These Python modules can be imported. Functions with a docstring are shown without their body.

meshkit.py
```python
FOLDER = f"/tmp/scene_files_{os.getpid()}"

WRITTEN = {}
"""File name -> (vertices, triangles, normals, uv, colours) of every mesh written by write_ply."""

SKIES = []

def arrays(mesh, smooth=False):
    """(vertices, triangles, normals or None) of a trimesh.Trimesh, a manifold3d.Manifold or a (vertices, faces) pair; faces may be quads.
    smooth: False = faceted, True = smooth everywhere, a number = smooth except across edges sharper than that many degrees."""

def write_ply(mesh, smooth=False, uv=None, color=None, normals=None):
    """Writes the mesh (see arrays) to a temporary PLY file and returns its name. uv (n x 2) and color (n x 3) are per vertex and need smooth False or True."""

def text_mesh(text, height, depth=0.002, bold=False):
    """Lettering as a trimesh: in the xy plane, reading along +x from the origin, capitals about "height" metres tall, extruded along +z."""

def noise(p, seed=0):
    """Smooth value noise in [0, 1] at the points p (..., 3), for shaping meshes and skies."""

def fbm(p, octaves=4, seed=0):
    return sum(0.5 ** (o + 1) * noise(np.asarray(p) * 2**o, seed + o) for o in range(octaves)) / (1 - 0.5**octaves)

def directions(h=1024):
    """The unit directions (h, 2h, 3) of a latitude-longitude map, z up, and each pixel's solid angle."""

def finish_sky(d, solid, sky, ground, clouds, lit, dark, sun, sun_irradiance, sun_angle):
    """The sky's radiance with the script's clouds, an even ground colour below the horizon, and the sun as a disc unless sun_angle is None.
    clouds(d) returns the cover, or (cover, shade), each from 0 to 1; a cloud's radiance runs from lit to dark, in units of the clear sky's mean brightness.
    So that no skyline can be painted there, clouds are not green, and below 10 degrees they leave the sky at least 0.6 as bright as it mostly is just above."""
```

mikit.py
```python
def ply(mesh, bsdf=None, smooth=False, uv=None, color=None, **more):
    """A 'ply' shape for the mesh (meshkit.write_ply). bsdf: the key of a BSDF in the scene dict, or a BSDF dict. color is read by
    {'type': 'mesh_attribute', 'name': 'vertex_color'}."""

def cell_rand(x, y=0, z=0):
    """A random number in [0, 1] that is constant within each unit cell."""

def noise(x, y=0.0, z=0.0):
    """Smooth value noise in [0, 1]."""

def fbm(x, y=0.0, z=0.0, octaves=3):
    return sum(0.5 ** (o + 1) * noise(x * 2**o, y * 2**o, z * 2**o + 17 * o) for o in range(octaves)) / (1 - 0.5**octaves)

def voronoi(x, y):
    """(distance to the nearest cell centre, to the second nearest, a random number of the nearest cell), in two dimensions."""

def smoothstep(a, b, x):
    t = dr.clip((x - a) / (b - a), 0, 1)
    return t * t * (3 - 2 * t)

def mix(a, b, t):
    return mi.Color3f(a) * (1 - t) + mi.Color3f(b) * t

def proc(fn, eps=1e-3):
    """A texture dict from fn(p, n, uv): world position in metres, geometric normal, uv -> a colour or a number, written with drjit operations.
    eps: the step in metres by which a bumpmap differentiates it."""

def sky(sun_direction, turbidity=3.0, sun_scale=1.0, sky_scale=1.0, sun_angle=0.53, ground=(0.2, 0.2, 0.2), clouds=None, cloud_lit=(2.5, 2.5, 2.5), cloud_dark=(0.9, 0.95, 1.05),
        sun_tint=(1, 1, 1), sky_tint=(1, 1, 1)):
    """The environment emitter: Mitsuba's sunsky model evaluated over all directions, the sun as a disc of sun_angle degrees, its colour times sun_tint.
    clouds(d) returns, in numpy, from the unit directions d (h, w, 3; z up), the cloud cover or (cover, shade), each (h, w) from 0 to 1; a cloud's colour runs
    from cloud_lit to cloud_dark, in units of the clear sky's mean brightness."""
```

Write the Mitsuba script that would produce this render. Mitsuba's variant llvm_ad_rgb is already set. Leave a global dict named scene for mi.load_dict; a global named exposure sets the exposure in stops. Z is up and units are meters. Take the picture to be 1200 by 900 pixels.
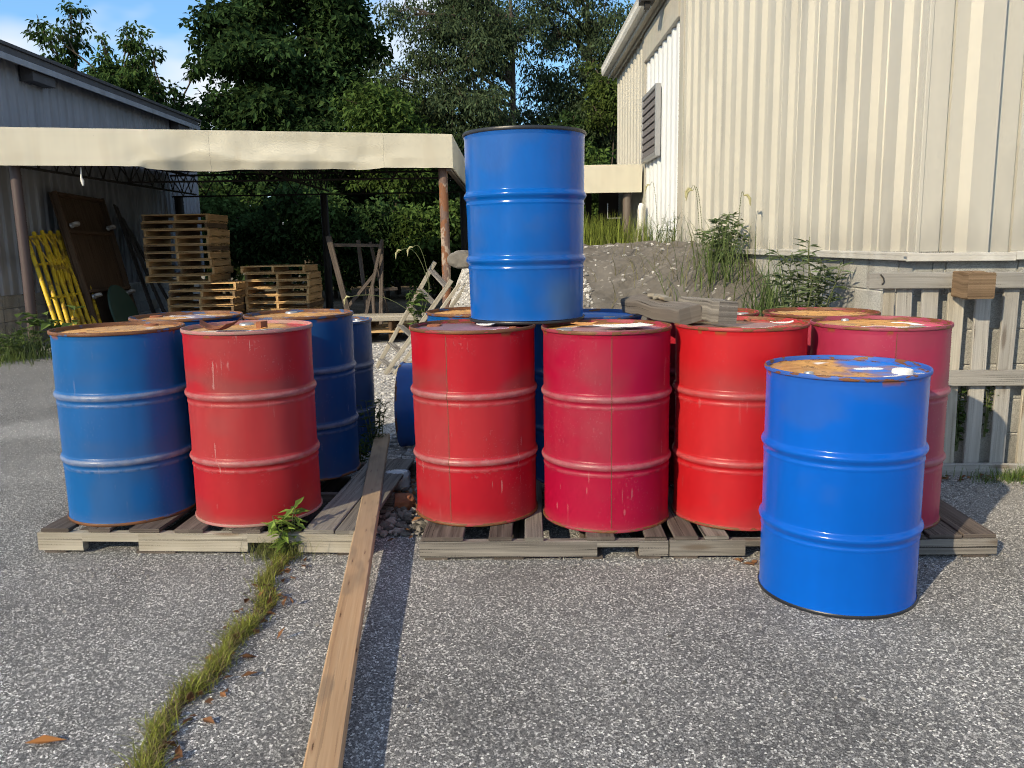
import math
import numpy as np, trimesh, drjit as dr, mitsuba as mi, mikit, meshkit
from mikit import proc, noise, fbm, voronoi, cell_rand, smoothstep, mix
C3 = mi.Color3f
T = mi.ScalarTransform4f
scene, labels = {}, {}

# ---------------------------------------------------------------- camera, sky, exposure
PITCH, ROLL, EYE = math.radians(9.5635), math.radians(0.986), 1.342
_up = [math.sin(ROLL), math.sin(PITCH) * math.cos(ROLL), math.cos(PITCH) * math.cos(ROLL)]
scene['camera'] = {'type': 'perspective', 'fov': 63.42, 'fov_axis': 'x', 'near_clip': 0.05, 'far_clip': 600.0,
                   'to_world': T().look_at(origin=[0, 0, EYE], target=[0, math.cos(PITCH), EYE - math.sin(PITCH)], up=_up)}
SUN_EL, SUN_AZ = math.radians(26.0), math.radians(40.3)
SUN = (-math.sin(SUN_AZ) * math.cos(SUN_EL), -math.cos(SUN_AZ) * math.cos(SUN_EL), math.sin(SUN_EL))


def cloud_cover(d):
    el = np.arcsin(np.clip(d[..., 2], -1, 1))
    az = np.arctan2(d[..., 0], d[..., 1])
    q = np.stack([az * 3.2 + el * 2.2, el * 8.5 - az * 1.5, np.full_like(az, 3.7)], -1)
    n = meshkit.fbm(q, 5, 11)
    fine = meshkit.fbm(q * [3.0, 3.5, 1], 4, 5)
    c = np.clip((n * 0.75 + fine * 0.25 - 0.47) / 0.13, 0, 1)
    low = np.clip(1 - el / 0.16, 0, 1) * 0.5
    return np.clip(c * 0.85 + low, 0, 0.95), 0.1 + 0.25 * fine


scene['sky'] = mikit.sky(SUN, turbidity=2.6, clouds=cloud_cover, cloud_lit=(2.5, 2.5, 2.55), cloud_dark=(1.2, 1.28, 1.4),
                         sky_scale=1.6, sun_tint=(0.905, 0.985, 1.095), sky_tint=(0.78, 1.0, 1.16))
exposure = 1.95

# ---------------------------------------------------------------- helpers
RNG = np.random.default_rng(7)


def lab(key, label, category=None, group=None, kind=None):
    e = {}
    if label: e['label'] = label
    if category: e['category'] = category
    if group: e['group'] = group
    if kind: e['kind'] = kind
    labels[key] = e


_taken = set()


def new(base):
    k, i = base, 0
    while k in _taken:
        i += 1
        k = f'{base}_{i:03d}'
    _taken.add(k)
    return k


def thing(base, label, category, group=None):
    k = new(base)
    lab(k, label, category, group)
    return k


class MB:
    """collects quads and triangles with uv and (optionally) a colour; faceted"""
    def __init__(s):
        s.v, s.f, s.uv, s.n = [], [], [], 0

    def add(s, v, f, uv=None):
        v = np.asarray(v, float)
        s.v.append(v); s.f.append(np.asarray(f, int) + s.n)
        s.uv.append(np.zeros((len(v), 2)) if uv is None else np.asarray(uv, float))
        s.n += len(v)
        return s

    def arrays(s):
        return np.vstack(s.v), np.vstack(s.f), np.vstack(s.uv)


def put(key, vf, bsdf, smooth=False, uv=None, color=None):
    scene[key] = mikit.ply(vf, bsdf, smooth=smooth, uv=uv, color=color)
    _taken.add(key)
    return key


def part(parent, base, vf, bsdf, smooth=False, uv=None, color=None, label=None, kind=None):
    k = new(f'{parent}__{base}')
    put(k, vf, bsdf, smooth, uv, color)
    if label or kind: lab(k, label, None, None, kind)
    return k


def putmb(key, mb, bsdf, smooth=False):
    v, f, uv = mb.arrays()
    return put(key, (v, f), bsdf, smooth, uv)


def partmb(parent, base, mb, bsdf, smooth=False, label=None, kind=None):
    v, f, uv = mb.arrays()
    return part(parent, base, (v, f), bsdf, smooth, uv, None, label, kind)


def frame(d, up=(0, 0, 1)):
    d = np.asarray(d, float); d = d / np.linalg.norm(d)
    up = np.asarray(up, float)
    if abs(d @ up) > 0.98 * np.linalg.norm(up): up = np.array([1.0, 0, 0])
    a = np.cross(up, d); a /= np.linalg.norm(a)
    return d, a, np.cross(d, a)


_uid = [0]


def bar(mb, p0, p1, w, t, bev=0.003, up=(0, 0, 1), sag=0.0, segs=1, rough=0.0, uid=None):
    """a board from p0 to p1 (centre line), w across, t thick along up; chamfered edges; uv: metres along and round, plus an id"""
    p0, p1 = np.asarray(p0, float), np.asarray(p1, float)
    d, a, b = frame(p1 - p0, up)
    L = np.linalg.norm(p1 - p0)
    if uid is None:
        _uid[0] += 1
        uid = _uid[0]
    w2, t2, c = w / 2, t / 2, min(bev, w / 3, t / 3)
    ring = np.array([[-w2 + c, -t2], [w2 - c, -t2], [w2, -t2 + c], [w2, t2 - c], [w2 - c, t2], [-w2 + c, t2], [-w2, t2 - c], [-w2, -t2 + c]])
    per = np.concatenate([[0], np.cumsum(np.linalg.norm(np.roll(ring, -1, 0) - ring, axis=1))])
    rg = np.random.default_rng(uid)
    st = np.linspace(0, L, segs + 1)
    off = rg.normal(0, 1, (segs + 1, 2)) * rough
    off[0] *= 0.3; off[-1] *= 0.3
    P = []
    for i, s in enumerate(st):
        q = p0 + d * s - b * (4 * sag * (s / L) * (1 - s / L)) + a * off[i, 0] + b * off[i, 1]
        P.append(q + ring[:, :1] * a + ring[:, 1:] * b)
    for i in range(segs):
        for k in range(8):
            k2 = (k + 1) % 8
            mb.add([P[i][k], P[i][k2], P[i + 1][k2], P[i + 1][k]], [[0, 1, 2], [0, 2, 3]][::1],
                   [[st[i] + uid * 7, per[k] + uid * 3], [st[i] + uid * 7, per[k + 1] + uid * 3], [st[i + 1] + uid * 7, per[k + 1] + uid * 3], [st[i + 1] + uid * 7, per[k] + uid * 3]])
    fan = [[0, k + 1, k] for k in range(1, 7)]
    fan2 = [[0, k, k + 1] for k in range(1, 7)]
    uvc = np.stack([ring[:, 0] * 0.25 + uid * 7, ring[:, 1] * 1.0 + uid * 3 + 0.4], 1)
    mb.add(P[0], fan, uvc); mb.add(P[-1], fan2, uvc)
    return mb


def box(mb, lo, hi, bev=0.003, uid=None):
    lo, hi = np.asarray(lo, float), np.asarray(hi, float)
    c, s = (lo + hi) / 2, hi - lo
    k = int(np.argmax(s))
    if k == 2: return bar(mb, [c[0], c[1], lo[2]], [c[0], c[1], hi[2]], s[0], s[1], bev, up=(0, 1, 0), uid=uid)
    if k == 0: return bar(mb, [lo[0], c[1], c[2]], [hi[0], c[1], c[2]], s[1], s[2], bev, uid=uid)
    return bar(mb, [c[0], lo[1], c[2]], [c[0], hi[1], c[2]], s[0], s[2], bev, uid=uid)


def tube_vf(pts, rad, sides=10, caps=True):
    p = np.asarray(pts, float)
    rad = np.broadcast_to(rad, (len(p),))
    t = np.gradient(p, axis=0)
    t /= np.linalg.norm(t, axis=1, keepdims=True) + 1e-12
    ref = np.where(np.abs(t[:, 2:]) < 0.9, [[0, 0, 1.0]], [[1.0, 0, 0]])
    if np.abs(t[:, 2]).max() > 0.85 or True: ref = np.tile([[0.31, 0.17, 0.93]] if np.abs(t[:, 2]).mean() < 0.8 else [[0.93, 0.31, 0.1]], (len(p), 1))
    a = np.cross(t, ref); a /= np.linalg.norm(a, axis=1, keepdims=True) + 1e-12
    b = np.cross(t, a)
    g = np.arange(sides) * 2 * np.pi / sides
    v = (p[:, None] + rad[:, None, None] * (np.cos(g)[None, :, None] * a[:, None] + np.sin(g)[None, :, None] * b[:, None])).reshape(-1, 3)
    i, j = np.meshgrid(np.arange(len(p) - 1), np.arange(sides), indexing='ij')
    q = np.stack([i * sides + j, i * sides + (j + 1) % sides, (i + 1) * sides + (j + 1) % sides, (i + 1) * sides + j], -1).reshape(-1, 4)
    f = np.vstack([q[:, [0, 2, 1]], q[:, [0, 3, 2]]])
    if caps:
        n = len(v)
        v = np.vstack([v, p[:1], p[-1:]])
        k = np.arange(sides)
        f = np.vstack([f, np.stack([np.full(sides, n), k, (k + 1) % sides], 1), np.stack([np.full(sides, n + 1), (len(p) - 1) * sides + (k + 1) % sides, (len(p) - 1) * sides + k], 1)])
    return v, f


def merge(list_vf):
    vs, fs, n = [], [], 0
    for v, f in list_vf:
        vs.append(v); fs.append(np.asarray(f) + n); n += len(v)
    return np.vstack(vs), np.vstack(fs)


def grid_vf(X, Y, Z):
    n, m = X.shape
    v = np.stack([X, Y, Z], -1).reshape(-1, 3)
    i, j = np.meshgrid(np.arange(n - 1), np.arange(m - 1), indexing='ij')
    a = (i * m + j).ravel(); b = a + 1; c = a + m; d = c + 1
    return v, np.vstack([np.stack([a, c, d], 1), np.stack([a, d, b], 1)])


def lathe(profile, segs, rad_fn=None):
    pr = np.asarray(profile, float)
    th = np.linspace(0, 2 * np.pi, segs + 1)
    r = np.repeat(pr[:, :1], segs + 1, 1); z = np.repeat(pr[:, 1:], segs + 1, 1)
    if rad_fn is not None: r = r + rad_fn(np.broadcast_to(th, r.shape), z)
    th2 = np.broadcast_to(th, r.shape)
    v, f = grid_vf(r * np.cos(th2), r * np.sin(th2), z)
    return v, f[:, ::-1], th2.ravel(), z.ravel()


# ---------------------------------------------------------------- materials
def rgb(*c): return {'type': 'rgb', 'value': list(c)}


def mat(name, color, rough=0.6, spec=0.4, metal=0.0, bump=None, bump_scale=1.0, **kw):
    b = {'type': 'principled', 'base_color': rgb(*color) if isinstance(color, tuple) else proc(color),
         'roughness': proc(rough) if callable(rough) else rough, 'specular': spec, 'metallic': metal, **kw}
    if bump is not None:
        b = {'type': 'bumpmap', 'bsdf': b, 'tex': proc(bump, eps=0.0015), 'scale': bump_scale}
    scene[name] = {'type': 'twosided', 'bsdf': b}
    return name


def pick(i, table):
    c = C3(table[0])
    for k in range(1, len(table)):
        c = dr.select(dr.abs(i - k) < 0.5, C3(table[k]), c)
    return c


def pickf(i, table):
    c = mi.Float(table[0])
    for k in range(1, len(table)):
        c = dr.select(dr.abs(i - k) < 0.5, mi.Float(table[k]), c)
    return c


def asphalt_col(p, n, uv):
    wx = p.x + 0.004 * noise(p.x * 60, p.y * 60, 3); wy = p.y + 0.004 * noise(p.x * 60, p.y * 60, 9)
    a, b, r = voronoi(wx * 146, wy * 146)
    a2, b2, r2 = voronoi(wx * 230 + 7, wy * 230)
    edge = smoothstep(0.02, 0.22, b - a)
    stone = 0.13 + 0.58 * dr.power(r, 2.4) + dr.select(r > 0.93, mi.Float(0.2), mi.Float(0.0))
    tone = mix((0.07, 0.07, 0.072), C3(1.0, 0.985, 0.96) * stone, edge * smoothstep(0.22, 0.38, r))
    fine = C3(0.085 + 0.20 * r2 * r2)
    tone = mix(fine, tone, smoothstep(0.2, 0.4, r))
    big = fbm(p.x * 0.7 + 3, p.y * 0.7, 1, 4)
    med = fbm(p.x * 3.1, p.y * 3.1, 5, 3)
    k = 0.64 + 0.50 * big + 0.4 * (med - 0.5)
    # older, oil darkened patches on the left and paler sandy wear at the right edge
    dark = smoothstep(0.47, 0.62, fbm(p.x * 0.9 + 9, p.y * 1.4 + 2, 2, 4)) * smoothstep(-1.5, -2.4, p.x)
    sandy = smoothstep(1.9, 2.7, p.x) * smoothstep(2.6, 3.6, p.y)
    t = tone * k * (1 - 0.28 * dark)
    return mix(t, C3(0.25, 0.235, 0.205) * (0.6 + 0.8 * r), sandy * 0.5)


def asphalt_bump(p, n, uv):
    a, b, r = voronoi(p.x * 146, p.y * 146)
    return 0.004 * smoothstep(0.0, 0.35, b - a) * (0.4 + 0.6 * r)


mat('asphalt', asphalt_col, 0.75, 0.3, bump=asphalt_bump)


def soil_col(p, n, uv):
    a, b, r = voronoi(p.x * 16, p.y * 16)
    k = fbm(p.x * 2, p.y * 2, p.z * 2, 4)
    return mix((0.06, 0.05, 0.035), (0.13, 0.11, 0.08), k) * (0.7 + 0.6 * r)


mat('soil', soil_col, 0.95, 0.1)


def gravel_col(p, n, uv):
    a, b, r = voronoi(p.x * 38, p.y * 38 + p.z * 20)
    edge = smoothstep(0.0, 0.2, b - a)
    return mix((0.05, 0.048, 0.045), C3(0.46, 0.44, 0.41) * (0.45 + 0.75 * r), edge)


mat('gravel', gravel_col, 0.9, 0.2)


def heap_col(p, n, uv):
    a, b, r = voronoi(p.x * 30, p.y * 30 + p.z * 22)
    k = fbm(p.x * 1.6 + 2, p.y * 1.6, p.z * 2, 4)
    f = fbm(p.x * 14, p.y * 14, p.z * 14, 3)
    dirt = mix((0.075, 0.068, 0.060), (0.185, 0.168, 0.148), k * 0.6 + f * 0.4)
    peb = C3(0.50, 0.48, 0.45) * (0.4 + 0.7 * r)
    m = smoothstep(0.9, 0.3, p.x + 0.5 * (k - 0.5)) * smoothstep(0.0, 0.14, b - a)
    m2 = smoothstep(0.55, 0.35, p.z) * smoothstep(0.0, 0.14, b - a) * 0.9
    sp = dr.select(r > 0.95, mi.Float(0.5), mi.Float(0.0)) * smoothstep(0.1, 0.3, b - a)
    return mix(dirt, peb, dr.minimum(m * 0.85 + m2 * 0.6 + sp * 0.5, 1.0))


mat('heap_earth', heap_col, 0.95, 0.15, bump=lambda p, n, uv: 0.02 * fbm(p.x * 25, p.y * 25, p.z * 25, 3), bump_scale=1.0)

def crack_soil_col(p, n, uv):
    a, b, r = voronoi(p.x * 140, p.y * 140)
    k = fbm(p.x * 12, p.y * 12, 2, 4)
    return mix((0.05, 0.038, 0.026), (0.17, 0.135, 0.095), k) * (0.45 + 1.0 * r)


mat('crack_soil', crack_soil_col, 0.95, 0.1, bump=lambda p, n, uv: 0.006 * fbm(p.x * 70, p.y * 70, 1, 3))

# drum paint: uv.x = metres round the drum + 10 * id, uv.y = height
#  0 red L2, 1 red R1, 2 crimson R2, 3 orange red R3, 4 dusky pink R4, 5 red C, 6 pink R8, 7 blue L1, 8 blue L3, 9 blue L4, 10 blue L5, 11 blue A, 12 blue B, 13 clean blue top, 14 clean blue front, 15 blue lying
PAINT = [(0.32, 0.013, 0.019), (0.33, 0.006, 0.015), (0.30, 0.003, 0.030), (0.40, 0.010, 0.015), (0.31, 0.024, 0.064), (0.33, 0.010, 0.025), (0.31, 0.02, 0.05),
         (0.003, 0.088, 0.29), (0.003, 0.048, 0.175), (0.003, 0.045, 0.17), (0.005, 0.045, 0.16), (0.002, 0.07, 0.26), (0.002, 0.065, 0.24), (0.001, 0.094, 0.40), (0.001, 0.090, 0.46), (0.002, 0.08, 0.34)]
MIDDUST = [0.70, 0.5, 0.28, 0.18, 0.30, 0.3, 0.3, 0.15, 0.15, 0.1, 0.1, 0.1, 0.1, 0.0, 0.0, 0.1]
HOOPW = [0.7, 0.75, 0.6, 0.4, 0.5, 0.4, 0.4, 1.0, 0.75, 0.6, 0.6, 0.3, 0.3, 0.0, 0.0, 0.2]
ROUGH = [0.42, 0.36, 0.38, 0.36, 0.40, 0.4, 0.4, 0.38, 0.42, 0.42, 0.45, 0.35, 0.35, 0.17, 0.20, 0.35]
HOOPS = (0.288, 0.583)


def drum_id(uv): return dr.floor(uv.x / 10 + 0.05)


def paint_col(p, n, uv):
    i = drum_id(uv)
    u, v = uv.x - 10 * i, uv.y
    s = i * 13.7
    base = pick(i, PAINT)
    used = pickf(i, [min(1.0, m * 1.4 + 0.15) if k not in (13, 14) else 0.0 for k, m in enumerate(MIDDUST)])
    n1 = fbm(u * 3 + s, v * 3, 2, 4)
    base = base * (0.90 + 0.2 * n1) * (0.94 + 0.12 * fbm(u * 18 + s, v * 0.9, 3, 3))
    smudge = smoothstep(0.54, 0.72, fbm(u * 2.6 + s, v * 3.4, 12, 4))
    base = mix(base, base * 0.72 + C3(0.025, 0.025, 0.025), smudge * 0.55)
    dusty = mix(base, C3(0.30, 0.14, 0.125) * 0.42 + base * 0.62, 0.62)
    grey = mix(base, (0.34, 0.33, 0.33), 0.45)
    # dusty band between the hoops
    band = smoothstep(HOOPS[0] - 0.01, HOOPS[0] + 0.03, v) * smoothstep(HOOPS[1] + 0.05, HOOPS[1] - 0.02, v + 0.03 * n1)
    streak = fbm(u * 26 + s, v * 1.5, 4, 3)
    c = mix(base, dusty, band * pickf(i, MIDDUST) * (0.55 + 0.7 * (streak - 0.3)))
    # soft dirt above the upper hoop and at the foot
    up = smoothstep(0.11, 0.0, dr.abs(v - HOOPS[1] - 0.05)) * smoothstep(0.4, 0.62, fbm(u * 2.2 + s + 5, v * 4, 1, 3))
    c = mix(c, mix(base * 0.6, (0.12, 0.09, 0.08), 0.6), up * 0.55 * used)
    foot = smoothstep(0.10, 0.0, v + 0.05 * n1) * used
    c = mix(c, (0.20, 0.12, 0.10), foot * 0.35)
    # worn hoops and pale line below each
    w = pickf(i, HOOPW)
    nz = fbm(u * 40 + s, v * 60, 3, 3)
    for h in HOOPS:
        c = mix(c, grey, w * smoothstep(0.017, 0.008, dr.abs(v - h - 0.002)) * (0.35 + 0.9 * nz))
        c = mix(c, grey, 0.34 * w * smoothstep(0.011, 0.003, dr.abs(v - h + 0.036)) * smoothstep(0.15, 0.6, nz))
    # scratches and paler rub marks
    a = fbm(u * 9 + s, v * 5 + s, 6, 3)
    scr = smoothstep(0.86, 0.90, noise(u * 95 + s, v * 11, 5)) * smoothstep(0.60, 0.72, a)
    c = mix(c, mix(base, (0.62, 0.50, 0.48), 0.55), scr * 0.38 * used)
    spk = smoothstep(0.83, 0.88, noise(u * 150 + s, v * 150, 7)) * smoothstep(0.5, 0.7, fbm(u * 7 + s, v * 7, 9, 3))
    c = mix(c, mix(base, (0.45, 0.42, 0.42), 0.5), spk * 0.22 * used)
    # rub on the otherwise clean upper blue drum, rust nibbling under the rim
    rub = dr.select(dr.abs(i - 13) < 0.5, mi.Float(1.0), mi.Float(0.0)) * smoothstep(0.17, 0.02, dr.sqrt(dr.square(u - 1.46) + dr.square(v - 0.10)) + 0.05 * (n1 - 0.5))
    c = mix(c, (0.10, 0.17, 0.22), rub * 0.5)
    rust = smoothstep(0.835, 0.862, v) * smoothstep(0.60, 0.66, fbm(u * 16 + s, v * 20, 2, 3)) * dr.select(dr.abs(i - 13) < 0.5, mi.Float(0.0), mi.Float(1.0))
    c = mix(c, (0.20, 0.07, 0.02), rust)
    lowrust = smoothstep(0.02, 0.0, v) * smoothstep(0.4, 0.6, fbm(u * 12 + s, v * 9, 8, 3)) * used
    return mix(c, (0.24, 0.09, 0.035), lowrust * 0.8)


def paint_rough(p, n, uv):
    i = drum_id(uv)
    u, v = uv.x - 10 * i, uv.y
    return pickf(i, ROUGH) + 0.12 * (fbm(u * 5 + i * 3, v * 5, 1, 3) - 0.5)


mat('drum_paint', paint_col, paint_rough, 0.33)

# lids: uv = local x, y + 4 * id in x;  rim: same paint, rust dominated
LIDP = [(0.42, 0.03, 0.035), (0.26, 0.04, 0.07), (0.42, 0.05, 0.08), (0.40, 0.03, 0.03), (0.50, 0.07, 0.13), (0.42, 0.03, 0.03), (0.3, 0.05, 0.04),
        (0.02, 0.12, 0.30), (0.02, 0.13, 0.34), (0.02, 0.11, 0.30), (0.05, 0.12, 0.25), (0.03, 0.10, 0.28), (0.03, 0.14, 0.40), (0.01, 0.09, 0.35), (0.01, 0.16, 0.58), (0.01, 0.1, 0.4)]
RUSTY = [0.62, 0.30, 0.55, 0.55, 0.50, 0.2, 0.92, 0.72, 0.55, 0.66, 0.35, 0.92, 0.05, 0.10, 0.46, 0.3]


def lid_col(p, n, uv):
    i = dr.floor(uv.x / 4 + 0.5)
    x, y = uv.x - 4 * i, uv.y
    s = i * 9.3
    r = dr.sqrt(x * x + y * y)
    n1 = fbm(x * 3.6 + s, y * 3.6, 1, 4)
    n2 = fbm(x * 30 + s, y * 30, 4, 3)
    n3 = fbm(x * 3.2 + s + 30, y * 4.5, 8, 3)
    paint = pick(i, LIDP)
    orange = mix((0.30, 0.125, 0.035), (0.60, 0.34, 0.11), n2 * 1.1)
    orange = mix(orange, (0.58, 0.44, 0.26), smoothstep(0.52, 0.75, n3) * 0.5)
    orange = mix(orange, (0.09, 0.035, 0.02), smoothstep(0.64, 0.76, n2) * 0.8)
    # rust lies to the left / back, bare paint right / front, dried pool with a violet grey skin and white scale between
    f = pickf(i, RUSTY) + 0.75 * (n1 - 0.5) - 0.9 * x + 0.35 * y
    f = f + 0.10 * (n2 - 0.5)
    c = mix(paint, mix(paint, (0.26, 0.13, 0.06), 0.65), smoothstep(0.38, 0.47, f))
    c = mix(c, orange, smoothstep(0.45, 0.53, f))
    n3 = n3 + pickf(i, [0.0, 0.12, 0.02, 0.0, 0.0, 0.0, -0.3, 0.06, 0.0, 0.02, 0.0, -0.2, -0.5, 0.0, 0.10, 0.0])
    pool = smoothstep(0.51, 0.56, n3 - 0.7 * dr.maximum(r - 0.14, 0) * 2)
    poolc = mix((0.15, 0.11, 0.13), mix(paint, (0.22, 0.20, 0.26), 0.6), n1)
    used = dr.select((dr.abs(i - 13) < 0.5) | (dr.abs(i - 12) < 0.5), mi.Float(0.0), mi.Float(1.0))
    c = mix(c, poolc, pool * 0.85 * used)
    ring = smoothstep(0.025, 0.012, dr.abs(n3 - 0.7 * dr.maximum(r - 0.14, 0) * 2 - 0.53))
    c = mix(c, (0.66, 0.65, 0.63), ring * smoothstep(0.42, 0.52, n1) * used)
    return mix(c, (0.13, 0.055, 0.03), smoothstep(0.262, 0.278, r) * smoothstep(0.35, 0.6, n2) * used)


mat('drum_lid', lid_col, lambda p, n, uv: 0.35 + 0.4 * smoothstep(0.4, 0.6, fbm(uv.x * 5, uv.y * 5, 2, 3)), 0.4)


def rim_col(p, n, uv):
    i = drum_id(uv)
    u, v = uv.x - 10 * i, uv.y
    nz = fbm(u * 22 + i * 5, v * 90, 2, 3)
    base = pick(i, [(c[0] * 0.75 + 0.03, c[1] * 0.75 + 0.03, c[2] * 0.75 + 0.03) for c in PAINT])
    k = pickf(i, [0.25, 0.50, 0.32, 0.22, 0.18, 0.3, 0.55, 0.72, 0.45, 0.5, 0.2, 0.6, 0.0, 0.3, 0.10, 0.1])
    rusty = mix((0.06, 0.030, 0.018), (0.20, 0.08, 0.03), nz)
    c = mix(base, rusty, smoothstep(0.70 - 0.6 * k, 0.80 - 0.6 * k, nz + 0.1))
    pale = dr.select(dr.abs(i - 0) < 0.5, mi.Float(0.4), mi.Float(0.0))
    return mix(c, (0.5, 0.33, 0.32), pale)


mat('drum_rim', rim_col, 0.5, 0.4)
mat('drum_rim_dark', (0.016, 0.018, 0.024), 0.35, 0.5)


# wood
def wood_fn(dark, light, knot, contrast, wear=0.0):
    def fn(p, n, uv):
        u, v = uv.x, uv.y
        b = dr.floor(u / 7)
        tone = 0.80 + 0.36 * cell_rand(b, 3, 1)
        w = 0.02 * fbm(u * 2.1, v * 4, 3, 3)
        g = fbm(u * 2.2, (v + w) * 95, 1, 3)
        g2 = noise(u * 7, (v + w) * 330, 2)
        a, c, r = voronoi(u * 1.7, v * 8.0)
        kn = smoothstep(0.16, 0.05, a) * dr.select(r > 0.45, mi.Float(1.0), mi.Float(0.0))
        col = mix(dark, light, dr.clip((g * 0.7 + g2 * 0.3 - 0.5) * contrast + 0.5, 0, 1)) * tone
        blot = fbm(u * 3 + 5, v * 9, 7, 3)
        col = col * (0.82 + 0.36 * blot)
        crack = smoothstep(0.80, 0.86, noise(u * 1.6, (v + w) * 210, 8)) * smoothstep(0.45, 0.6, blot)
        col = mix(col, C3(dark) * 0.25, crack * wear)
        return mix(col, knot, kn * 0.75)
    return fn


def wood_bump(p, n, uv):
    return 0.0012 * fbm(uv.x * 3, uv.y * 160, 1, 3)


mat('wood_fence', wood_fn((0.235, 0.222, 0.20), (0.42, 0.405, 0.372), (0.12, 0.095, 0.075), 1.2, 0.7), 0.85, 0.2, bump=wood_bump)
mat('wood_grey', wood_fn((0.095, 0.086, 0.076), (0.245, 0.228, 0.203), (0.10, 0.075, 0.055), 1.7, 0.9), 0.85, 0.2, bump=wood_bump)
mat('wood_timber', wood_fn((0.10, 0.085, 0.072), (0.205, 0.185, 0.165), (0.05, 0.04, 0.03), 0.9, 0.9), 0.9, 0.15, bump=wood_bump)
mat('wood_pale', wood_fn((0.23, 0.205, 0.16), (0.42, 0.39, 0.33), (0.15, 0.10, 0.06), 1.4, 0.5), 0.85, 0.2, bump=wood_bump)
mat('wood_dark', wood_fn((0.055, 0.045, 0.04), (0.15, 0.125, 0.11), (0.04, 0.03, 0.025), 1.6, 0.8), 0.9, 0.15, bump=wood_bump)
def pine_col(p, n, uv):
    c = _pine(p, n, uv)
    a, b, r = voronoi(uv.x * 4.2, uv.y * 30)
    ex = smoothstep(0.085, 0.045, a) * dr.select(r > 0.55, mi.Float(1.0), mi.Float(0.0))
    halo = smoothstep(0.22, 0.08, a) * dr.select(r > 0.55, mi.Float(1.0), mi.Float(0.0))
    c = mix(c, (0.24, 0.125, 0.055), halo * 0.45)
    c = mix(c, (0.07, 0.035, 0.018), ex * 0.9)
    grey = smoothstep(2.9, 4.2, p.y + 0.5 * fbm(uv.x * 2, uv.y * 20, 3, 3)) * 0.55
    dirt = smoothstep(0.55, 0.75, fbm(uv.x * 4, uv.y * 14, 6, 4))
    return mix(mix(c, (0.25, 0.21, 0.16), grey), (0.16, 0.12, 0.085), dirt * 0.45)


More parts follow.
